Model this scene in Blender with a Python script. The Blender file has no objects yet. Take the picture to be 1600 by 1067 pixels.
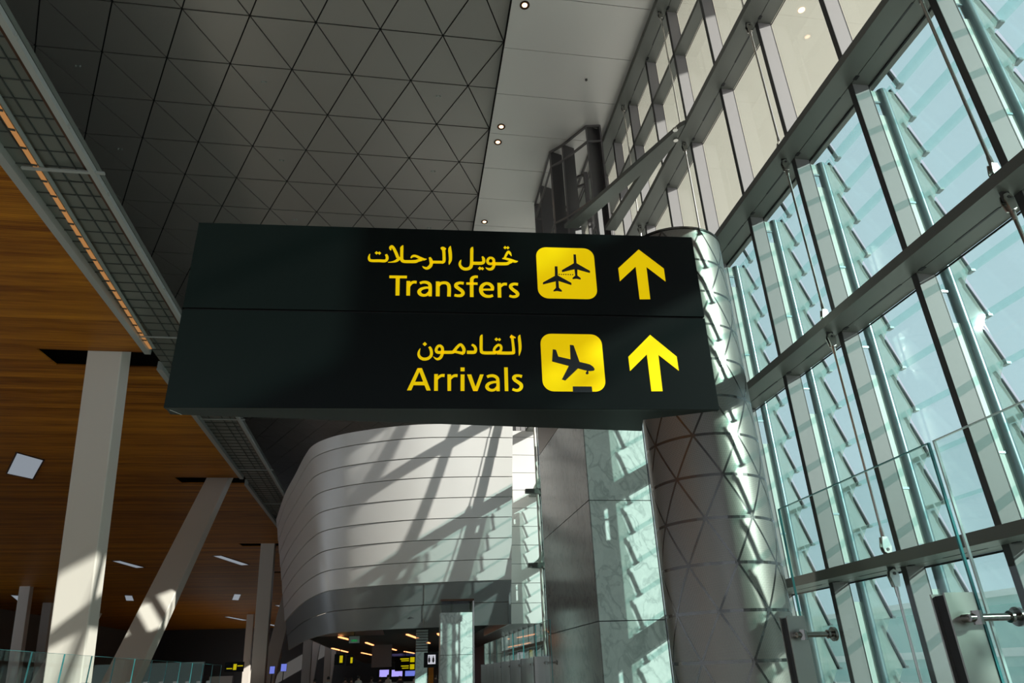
import bpy, bmesh, math, random
from mathutils import Vector, Matrix, Euler
random.seed(7)
S = bpy.context.scene
COL = S.collection

# ------------------------------------------------------------------ camera
cd = bpy.data.cameras.new('camera'); cam = bpy.data.objects.new('camera', cd); COL.objects.link(cam)
YAW, PIT, ROL, FPX = 0.164256827, 0.453003169, -0.0347328616, 1065.288
fw = Vector((math.sin(YAW)*math.cos(PIT), math.cos(YAW)*math.cos(PIT), math.sin(PIT)))
r0 = Vector((math.cos(YAW), -math.sin(YAW), 0)); u0 = r0.cross(fw)
rr = r0*math.cos(ROL) + u0*math.sin(ROL); uu = u0*math.cos(ROL) - r0*math.sin(ROL)
m = Matrix((rr, uu, -fw)).transposed().to_4x4(); m.translation = (0, 0, 1.6)
cam.matrix_world = m
cd.sensor_width = 36; cd.lens = FPX/1600*36; cd.clip_start = 0.05; cd.clip_end = 1500
S.camera = cam

# ------------------------------------------------------------------ sky, sun, exposure
w = bpy.data.worlds.new('sky'); S.world = w; w.use_nodes = True
bg = w.node_tree.nodes['Background']
bg.inputs[0].default_value = (0.80, 0.86, 1.0, 1); bg.inputs[1].default_value = 0.76
sd = bpy.data.lights.new('sun', 'SUN'); sd.energy = 6.5; sd.angle = math.radians(0.6); sd.color = (1.0, 0.955, 0.90)
sun = bpy.data.objects.new('sun', sd); COL.objects.link(sun); sun.location = (40, -40, 30)
SUNDIR = Vector((-1.086, 1.0, -0.576))
sun.rotation_euler = SUNDIR.to_track_quat('-Z', 'Y').to_euler()
S.view_settings.view_transform = 'Standard'; S.view_settings.look = 'None'
S.view_settings.gamma = 1.0; S.view_settings.use_curve_mapping = False
S.view_settings.exposure = 0.25

# ------------------------------------------------------------------ materials
def mat(name, col, rough=0.5, metal=0.0, spec=0.5, **kw):
    m = bpy.data.materials.new(name); m.use_nodes = True
    b = m.node_tree.nodes['Principled BSDF']
    b.inputs['Base Color'].default_value = (*col, 1); b.inputs['Roughness'].default_value = rough
    b.inputs['Metallic'].default_value = metal; b.inputs['Specular IOR Level'].default_value = spec
    for k, v in kw.items(): b.inputs[k].default_value = v
    return m
def nodes(m): return m.node_tree, m.node_tree.nodes['Principled BSDF']
def noise_col(m, c1, c2, scale=(1,1,1), detail=4, lo=0.35, hi=0.65, rough=None, bump=0.0, nscale=3.0):
    nt, b = nodes(m)
    tc = nt.nodes.new('ShaderNodeTexCoord'); mp = nt.nodes.new('ShaderNodeMapping'); mp.inputs['Scale'].default_value = scale
    n = nt.nodes.new('ShaderNodeTexNoise'); n.inputs['Scale'].default_value = nscale; n.inputs['Detail'].default_value = detail
    cr = nt.nodes.new('ShaderNodeValToRGB'); cr.color_ramp.elements[0].position = lo; cr.color_ramp.elements[1].position = hi
    cr.color_ramp.elements[0].color = (*c1, 1); cr.color_ramp.elements[1].color = (*c2, 1)
    nt.links.new(tc.outputs['Object'], mp.inputs[0]); nt.links.new(mp.outputs[0], n.inputs['Vector'])
    nt.links.new(n.outputs['Fac'], cr.inputs[0]); nt.links.new(cr.outputs[0], b.inputs['Base Color'])
    if bump:
        bp = nt.nodes.new('ShaderNodeBump'); bp.inputs['Strength'].default_value = bump; bp.inputs['Distance'].default_value = 0.01
        nt.links.new(n.outputs['Fac'], bp.inputs['Height']); nt.links.new(bp.outputs[0], b.inputs['Normal'])
    return m
def glass(name, tint, gloss=0.9, haze=0.0, hazecol=(1,1,1)):
    """thin pane: tinted straight-through light with a Fresnel reflection"""
    m = bpy.data.materials.new(name); m.use_nodes = True; nt = m.node_tree; nt.nodes.clear()
    out = nt.nodes.new('ShaderNodeOutputMaterial'); t = nt.nodes.new('ShaderNodeBsdfTransparent'); t.inputs[0].default_value = (*tint, 1)
    g = nt.nodes.new('ShaderNodeBsdfGlossy'); g.inputs['Roughness'].default_value = 0.02
    lw = nt.nodes.new('ShaderNodeLayerWeight'); lw.inputs[0].default_value = 0.5
    pw = nt.nodes.new('ShaderNodeMath'); pw.operation = 'POWER'; pw.inputs[1].default_value = 5.0; nt.links.new(lw.outputs['Facing'], pw.inputs[0])
    fr = nt.nodes.new('ShaderNodeMath'); fr.operation = 'MULTIPLY_ADD'; fr.inputs[1].default_value = gloss; fr.inputs[2].default_value = 0.03; nt.links.new(pw.outputs[0], fr.inputs[0])
    mx = nt.nodes.new('ShaderNodeMixShader'); src = t
    if haze:
        d = nt.nodes.new('ShaderNodeBsdfTranslucent'); d.inputs[0].default_value = (*hazecol, 1)
        d2 = nt.nodes.new('ShaderNodeBsdfDiffuse'); d2.inputs[0].default_value = (*hazecol, 1)
        dm = nt.nodes.new('ShaderNodeMixShader'); dm.inputs[0].default_value = 0.5
        nt.links.new(d.outputs[0], dm.inputs[1]); nt.links.new(d2.outputs[0], dm.inputs[2])
        hm = nt.nodes.new('ShaderNodeMixShader'); hm.inputs[0].default_value = haze
        nt.links.new(t.outputs[0], hm.inputs[1]); nt.links.new(dm.outputs[0], hm.inputs[2]); src = hm
    nt.links.new(fr.outputs[0], mx.inputs[0]); nt.links.new(src.outputs[0], mx.inputs[1]); nt.links.new(g.outputs[0], mx.inputs[2])
    nt.links.new(mx.outputs[0], out.inputs[0]); return m
def emit(name, col, s):
    m = mat(name, (0.02,0.02,0.02)); b = m.node_tree.nodes['Principled BSDF']
    b.inputs['Emission Color'].default_value = (*col, 1); b.inputs['Emission Strength'].default_value = s; return m

M = {}
M['ceil'] = mat('ceiling_metal', (0.42,0.395,0.37), 0.36, 0.6)
M['ceil_back'] = mat('ceiling_void', (0.012,0.012,0.012), 0.9)
M['soffit'] = mat('soffit_panel', (0.74,0.72,0.69), 0.35, 0.3)
M['wood'] = mat('wood_ceiling', (0.2,0.08,0.02), 0.45, 0.0, 0.18)
M['steel_paint'] = mat('grey_steel_paint', (0.15,0.155,0.14), 0.45, 0.3)
M['mullion'] = mat('mullion_grey', (0.22,0.205,0.205), 0.6, 0.0)
M['dark_seal'] = mat('dark_gasket', (0.015,0.015,0.017), 0.5)
M['tube'] = mat('facade_tube', (0.20,0.27,0.29), 0.3, 0.6)
M['fin'] = glass('frosted_glass_fin', (0.84,0.90,0.87), haze=0.28, hazecol=(0.74,0.82,0.77))
M['fin_solid'] = mat('pale_green_infill', (0.45,0.52,0.48), 0.5)
M['arm'] = mat('louvre_arm', (0.05,0.065,0.07), 0.35, 0.1)
M['stainless'] = mat('stainless', (0.62,0.60,0.57), 0.24, 1.0)
M['clamp'] = mat('dark_stainless', (0.30,0.28,0.26), 0.2, 1.0)
M['brushed'] = mat('brushed_stainless', (0.42,0.41,0.38), 0.32, 1.0)
M['pane'] = glass('clear_pane', (0.93,0.96,0.95))
M['louvre'] = glass('tinted_louvre_glass', (0.83,0.945,0.935), haze=0.07, hazecol=(0.78,0.88,0.88))
M['balglass'] = glass('balustrade_glass', (0.93,0.965,0.955), gloss=0.35)
M['glassedge'] = mat('glass_edge', (0.05,0.24,0.25), 0.15, 0.0, 0.7)
M['glassedge_highlight'] = mat('glass_edge_highlight', (0.62,0.76,0.75), 0.15, 0.0, 0.7)  # highlight along the near pane's edge, put into its colour
M['white_leg'] = mat('warm_white_cladding', (0.66,0.62,0.55), 0.35)
M['drum'] = mat('pearl_white_cladding', (0.80,0.765,0.735), 0.30, 0.2)
M['drum_fascia'] = mat('grey_cladding', (0.24,0.245,0.245), 0.32, 0.4)
M['gallery'] = mat('dark_gallery_ceiling', (0.045,0.045,0.045), 0.3)
M['sign'] = mat('sign_black', (0.0045,0.0065,0.006), 0.30, 0.0, 0.10)
M['sign_gap'] = mat('sign_gap_black', (0.002,0.002,0.002), 0.8)
M['yellow'] = mat('sign_yellow', (0.88,0.60,0.0), 0.45, 0.0, 0.1)
nodes(M['yellow'])[1].inputs['Emission Color'].default_value = (0.9,0.60,0.0,1); nodes(M['yellow'])[1].inputs['Emission Strength'].default_value = 0.42
M['black_print'] = mat('sign_print_black', (0.010,0.013,0.013), 0.25)
M['lamp_warm'] = emit('warm_lamp', (1.0,0.55,0.30), 5)
M['lamp_orange'] = emit('orange_led', (1.0,0.36,0.13), 2.2)
M['lamp_dim'] = emit('dim_light_panel', (0.62,0.70,0.80), 0.32)
M['cove'] = emit('cove_orange', (1.0,0.45,0.14), 0.32)
M['concrete'] = mat('pale_concrete', (0.60,0.56,0.50), 0.8)
M['canopy'] = mat('canopy_beige', (0.90,0.84,0.73), 0.5)
M['floor'] = mat('polished_stone_floor', (0.66,0.64,0.60), 0.22)
M['wallint'] = mat('interior_wall', (0.16,0.14,0.12), 0.6)
M['darkgrey'] = mat('dark_grey_metal', (0.045,0.043,0.042), 0.5)
M['frame'] = mat('frame_steel', (0.13,0.12,0.12), 0.42, 0.2)
M['frame_web'] = mat('frame_web', (0.06,0.055,0.055), 0.5)
M['track'] = mat('track_grey', (0.42,0.45,0.43), 0.4, 0.3)
M['deck'] = mat('deck_panel', (0.16,0.18,0.16), 0.3, 0.3)
M['deck_pale'] = mat('pale_conduit', (0.28,0.34,0.33), 0.4, 0.2)
M['slat'] = mat('slat_dark', (0.05,0.06,0.055), 0.5)
M['teal_wall'] = mat('exterior_glass_wall', (0.42,0.62,0.60), 0.3)
M['parapet'] = mat('exterior_parapet', (0.85,0.82,0.80), 0.7)
M['ground'] = mat('exterior_ground', (0.80,0.76,0.69), 0.9)
M['lilac'] = mat('edge_trim', (0.45,0.42,0.46), 0.3, 0.7)
M['cap'] = mat('bronze_cap', (0.10,0.055,0.035), 0.3, 0.7)
M['white_sign'] = emit('white_icon', (0.85,0.86,0.95), 0.55)
M['screen'] = emit('purple_screen', (0.42,0.36,0.95), 0.9)
M['screen_blue'] = emit('blue_screen', (0.22,0.28,0.95), 0.6)
M['green_sign'] = emit('green_icon', (0.03,0.45,0.12), 0.35)
M['yellow_glow'] = emit('yellow_icon', (0.75,0.62,0.0), 0.55)
M['skin'] = mat('skin', (0.45,0.28,0.2), 0.6); M['cloth_dark'] = mat('dark_clothes', (0.03,0.03,0.04), 0.8)
M['cloth_pale'] = mat('pale_clothes', (0.5,0.48,0.45), 0.8); M['hair'] = mat('dark_hair', (0.015,0.012,0.01), 0.6)

# marble: pale green-grey with dark feathered veins
def marble(name, base, vein, rough):
    m = mat(name, base, rough); nt, b = nodes(m)
    tc = nt.nodes.new('ShaderNodeTexCoord')
    def layer(sc, dist, lo, hi, detail):
        mp = nt.nodes.new('ShaderNodeMapping'); mp.inputs['Scale'].default_value = (sc, sc, sc*0.8); mp.inputs['Rotation'].default_value = (0.3,0.5,0.4)
        n = nt.nodes.new('ShaderNodeTexNoise'); n.inputs['Scale'].default_value = 1.0; n.inputs['Detail'].default_value = detail; n.inputs['Distortion'].default_value = dist
        a = nt.nodes.new('ShaderNodeMath'); a.operation = 'SUBTRACT'; a.inputs[1].default_value = 0.5
        c = nt.nodes.new('ShaderNodeMath'); c.operation = 'ABSOLUTE'
        mr = nt.nodes.new('ShaderNodeMapRange'); mr.inputs[1].default_value = lo; mr.inputs[2].default_value = hi; mr.inputs[3].default_value = 1; mr.inputs[4].default_value = 0
        nt.links.new(tc.outputs['Object'], mp.inputs[0]); nt.links.new(mp.outputs[0], n.inputs['Vector'])
        nt.links.new(n.outputs['Fac'], a.inputs[0]); nt.links.new(a.outputs[0], c.inputs[0]); nt.links.new(c.outputs[0], mr.inputs[0]); return mr
    l1 = layer(1.6, 1.2, 0.0, 0.05, 6); l2 = layer(3.5, 0.6, 0.0, 0.10, 8)
    mk = nt.nodes.new('ShaderNodeTexNoise'); mk.inputs['Scale'].default_value = 1.3; nt.links.new(tc.outputs['Object'], mk.inputs['Vector'])
    mm = nt.nodes.new('ShaderNodeMath'); mm.operation = 'MULTIPLY'; nt.links.new(l1.outputs[0], mm.inputs[0]); nt.links.new(mk.outputs['Fac'], mm.inputs[1])
    m2 = nt.nodes.new('ShaderNodeMath'); m2.operation = 'MULTIPLY_ADD'; m2.inputs[1].default_value = 0.16; nt.links.new(l2.outputs[0], m2.inputs[0]); nt.links.new(mm.outputs[0], m2.inputs[2])
    mx = nt.nodes.new('ShaderNodeMix'); mx.data_type = 'RGBA'; mx.inputs[6].default_value = (*base, 1); mx.inputs[7].default_value = (*vein, 1)
    nt.links.new(m2.outputs[0], mx.inputs[0]); nt.links.new(mx.outputs[2], b.inputs['Base Color']); return m
M['marble'] = marble('veined_marble', (0.72,0.78,0.74), (0.36,0.42,0.40), 0.25)
M['marble_shaded'] = marble('shaded_veined_marble', (0.24,0.225,0.215), (0.10,0.095,0.09), 0.16)  # same marble, with the shade of the shaft's left face put into its colour

# wooden ceiling: long narrow boards, each a slightly different brown
def wood_boards(m):
    nt, b = nodes(m); tc = nt.nodes.new('ShaderNodeTexCoord'); sp = nt.nodes.new('ShaderNodeSeparateXYZ')
    nt.links.new(tc.outputs['Object'], sp.inputs[0])
    dv = nt.nodes.new('ShaderNodeMath'); dv.operation = 'MULTIPLY'; dv.inputs[1].default_value = 1/0.55; nt.links.new(sp.outputs['Y'], dv.inputs[0])
    fl = nt.nodes.new('ShaderNodeMath'); fl.operation = 'FLOOR'; nt.links.new(dv.outputs[0], fl.inputs[0])
    wn = nt.nodes.new('ShaderNodeTexWhiteNoise'); wn.noise_dimensions = '1D'; nt.links.new(fl.outputs[0], wn.inputs['W'])
    mp = nt.nodes.new('ShaderNodeMapping'); mp.inputs['Scale'].default_value = (0.25, 4.0, 1); nt.links.new(tc.outputs['Object'], mp.inputs[0])
    n = nt.nodes.new('ShaderNodeTexNoise'); n.inputs['Scale'].default_value = 1.5; n.inputs['Detail'].default_value = 5; nt.links.new(mp.outputs[0], n.inputs['Vector'])
    ad = nt.nodes.new('ShaderNodeMath'); ad.operation = 'MULTIPLY_ADD'; ad.inputs[1].default_value = 0.35; nt.links.new(wn.outputs[0], ad.inputs[0]); nt.links.new(n.outputs['Fac'], ad.inputs[2])
    cr = nt.nodes.new('ShaderNodeValToRGB'); cr.color_ramp.elements[0].position = 0.35; cr.color_ramp.elements[1].position = 0.95
    cr.color_ramp.elements[0].color = (0.20,0.055,0.003,1); cr.color_ramp.elements[1].color = (0.62,0.245,0.014,1)
    nt.links.new(ad.outputs[0], cr.inputs[0])
    fr = nt.nodes.new('ShaderNodeMath'); fr.operation = 'FRACT'; d2 = nt.nodes.new('ShaderNodeMath'); d2.operation = 'MULTIPLY'; d2.inputs[1].default_value = 1/0.11
    nt.links.new(sp.outputs['Y'], d2.inputs[0]); nt.links.new(d2.outputs[0], fr.inputs[0])
    gt = nt.nodes.new('ShaderNodeMath'); gt.operation = 'GREATER_THAN'; gt.inputs[1].default_value = 0.14; nt.links.new(fr.outputs[0], gt.inputs[0])
    ma = nt.nodes.new('ShaderNodeMath'); ma.operation = 'MULTIPLY_ADD'; ma.inputs[1].default_value = 0.45; ma.inputs[2].default_value = 0.55; nt.links.new(gt.outputs[0], ma.inputs[0])
    mx = nt.nodes.new('ShaderNodeVectorMath'); mx.operation = 'SCALE'; nt.links.new(cr.outputs[0], mx.inputs[0]); nt.links.new(ma.outputs[0], mx.inputs['Scale'])
    nt.links.new(mx.outputs[0], b.inputs['Base Color'])
wood_boards(M['wood'])

# perforated stainless cladding of the round column: fine mesh of dark holes
def perforated(m):
    nt, b = nodes(m); tc = nt.nodes.new('ShaderNodeTexCoord'); sp = nt.nodes.new('ShaderNodeSeparateXYZ'); nt.links.new(tc.outputs['UV'], sp.inputs[0])
    outs = []
    for ax, sc in (('X', 60.0), ('Y', 60.0)):
        mu = nt.nodes.new('ShaderNodeMath'); mu.operation = 'MULTIPLY'; mu.inputs[1].default_value = sc*math.pi; nt.links.new(sp.outputs[ax], mu.inputs[0])
        si = nt.nodes.new('ShaderNodeMath'); si.operation = 'SINE'; nt.links.new(mu.outputs[0], si.inputs[0])
        ab = nt.nodes.new('ShaderNodeMath'); ab.operation = 'ABSOLUTE'; nt.links.new(si.outputs[0], ab.inputs[0]); outs.append(ab)
    mu = nt.nodes.new('ShaderNodeMath'); mu.operation = 'MULTIPLY'; nt.links.new(outs[0].outputs[0], mu.inputs[0]); nt.links.new(outs[1].outputs[0], mu.inputs[1])
    gt = nt.nodes.new('ShaderNodeMath'); gt.operation = 'GREATER_THAN'; gt.inputs[1].default_value = 0.62; nt.links.new(mu.outputs[0], gt.inputs[0])
    mx = nt.nodes.new('ShaderNodeMix'); mx.data_type = 'RGBA'; mx.inputs[6].default_value = (0.34,0.318,0.285,1); mx.inputs[7].default_value = (0.10,0.094,0.085,1)
    nt.links.new(gt.outputs[0], mx.inputs[0]); nt.links.new(mx.outputs[2], b.inputs['Base Color'])
M['perf'] = mat('perforated_stainless', (0.3,0.3,0.3), 0.38, 0.85); perforated(M['perf'])
M['band'] = mat('stainless_band', (0.17,0.163,0.152), 0.22, 1.0)

# ------------------------------------------------------------------ mesh helpers
class MB:
    def __init__(s): s.v = []; s.f = []; s.uv = None
    def box(s, x0, x1, y0, y1, z0, z1):
        b = len(s.v); s.v += [(x0,y0,z0),(x1,y0,z0),(x1,y1,z0),(x0,y1,z0),(x0,y0,z1),(x1,y0,z1),(x1,y1,z1),(x0,y1,z1)]
        s.f += [tuple(b+i for i in q) for q in ((0,3,2,1),(4,5,6,7),(0,1,5,4),(1,2,6,5),(2,3,7,6),(3,0,4,7))]; return s
    def quad(s, *p):
        b = len(s.v); s.v += [tuple(q) for q in p]; s.f.append(tuple(range(b, b+len(p)))); return s
    def prism(s, poly, off):
        """poly: planar list of 3-D points, off: extrusion vector"""
        b = len(s.v); n = len(poly); off = Vector(off)
        s.v += [tuple(p) for p in poly] + [tuple(Vector(p)+off) for p in poly]
        s.f.append(tuple(b+i for i in range(n))); s.f.append(tuple(b+n+i for i in reversed(range(n))))
        for i in range(n): j = (i+1) % n; s.f.append((b+i, b+n+i, b+n+j, b+j))
        return s
    def bar(s, a, b_, w, h, up=(0,0,1)):
        a = Vector(a); b_ = Vector(b_); d = (b_-a).normalized(); r = d.cross(Vector(up))
        if r.length < 1e-4: r = d.cross(Vector((1,0,0)))
        r.normalize(); u = r.cross(d)
        pts = [a + r*sx*w/2 + u*sz*h/2 for sx, sz in ((-1,-1),(1,-1),(1,1),(-1,1))]
        return s.prism(pts, b_-a)
    def tube(s, path, rad, n=12, caps=True):
        path = [Vector(p) for p in path]; b = len(s.v); R = rad if isinstance(rad, (list, tuple)) else [rad]*len(path)
        prev = None
        for i, p in enumerate(path):
            d = (path[min(i+1, len(path)-1)] - path[max(i-1, 0)]).normalized()
            if prev is None:
                a = d.cross(Vector((0,0,1)));  a = a if a.length > 1e-3 else d.cross(Vector((1,0,0)))
            else: a = prev - d*prev.dot(d)
            a.normalize(); prev = a; c = d.cross(a)
            s.v += [tuple(p + (a*math.cos(t) + c*math.sin(t))*R[i]) for t in (2*math.pi*k/n for k in range(n))]
        for i in range(len(path)-1):
            for k in range(n): j = (k+1) % n; s.f.append((b+i*n+k, b+i*n+j, b+(i+1)*n+j, b+(i+1)*n+k))
        if caps: s.f.append(tuple(b+k for k in reversed(range(n)))); s.f.append(tuple(b+(len(path)-1)*n+k for k in range(n)))
        return s
    def build(s, name, material, parent=None, smooth=False, origin=None, bevel=0):
        me = bpy.data.meshes.new(name)
        off = Vector(origin) if origin is not None else Vector((0,0,0))
        if parent is not None: off = WPOS.get(parent.name, Vector((0,0,0))) 
        me.from_pydata([tuple(Vector(p)-off) for p in s.v], [], s.f); me.materials.append(material)
        if s.uv:
            l = me.uv_layers.new(name='UVMap')
            for i, lp in enumerate(me.loops): l.data[i].uv = s.uv[lp.vertex_index]
        bm = bmesh.new(); bm.from_mesh(me); bmesh.ops.recalc_face_normals(bm, faces=bm.faces)
        if bevel: bmesh.ops.bevel(bm, geom=bm.edges[:], offset=bevel, segments=2, affect='EDGES', profile=0.5)
        bm.to_mesh(me); bm.free()
        if smooth:
            for p in me.polygons: p.use_smooth = True
            me.set_sharp_from_angle(angle=math.radians(35))
        o = bpy.data.objects.new(name, me); COL.objects.link(o)
        if parent is not None: o.parent = parent; WPOS[o.name] = off
        else: o.location = off; WPOS[o.name] = off
        return o
WPOS = {}
def tag(o, label=None, cat=None, group=None, kind=None):
    if label: o['label'] = label
    if cat: o['category'] = cat
    if group: o['group'] = group
    if kind: o['kind'] = kind
    return o
def thing(name, label, cat, loc=(0,0,0), group=None, kind=None):
    o = bpy.data.objects.new(name, None); COL.objects.link(o); o.location = loc; o.empty_display_size = 0.2
    WPOS[o.name] = Vector(loc); return tag(o, label, cat, group, kind)
def clone(root, loc, label=None):
    r = root.copy(); COL.objects.link(r); r.location = loc
    if label: r['label'] = label
    for ch in list(root.children):
        c = ch.copy(); COL.objects.link(c); c.parent = r
        for g in ch.children:
            d = g.copy(); COL.objects.link(d); d.parent = c
    return r
ORD = ['first','second','third','fourth','fifth','sixth','seventh','eighth','ninth','tenth','eleventh','twelfth','thirteenth','fourteenth','fifteenth','sixteenth','seventeenth','eighteenth','nineteenth','twentieth','twenty-first','twenty-second','twenty-third','twenty-fourth','twenty-fifth','twenty-sixth','twenty-seventh','twenty-eighth','twenty-ninth','thirtieth','thirty-first','thirty-second','thirty-third','thirty-fourth','thirty-fifth']
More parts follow.
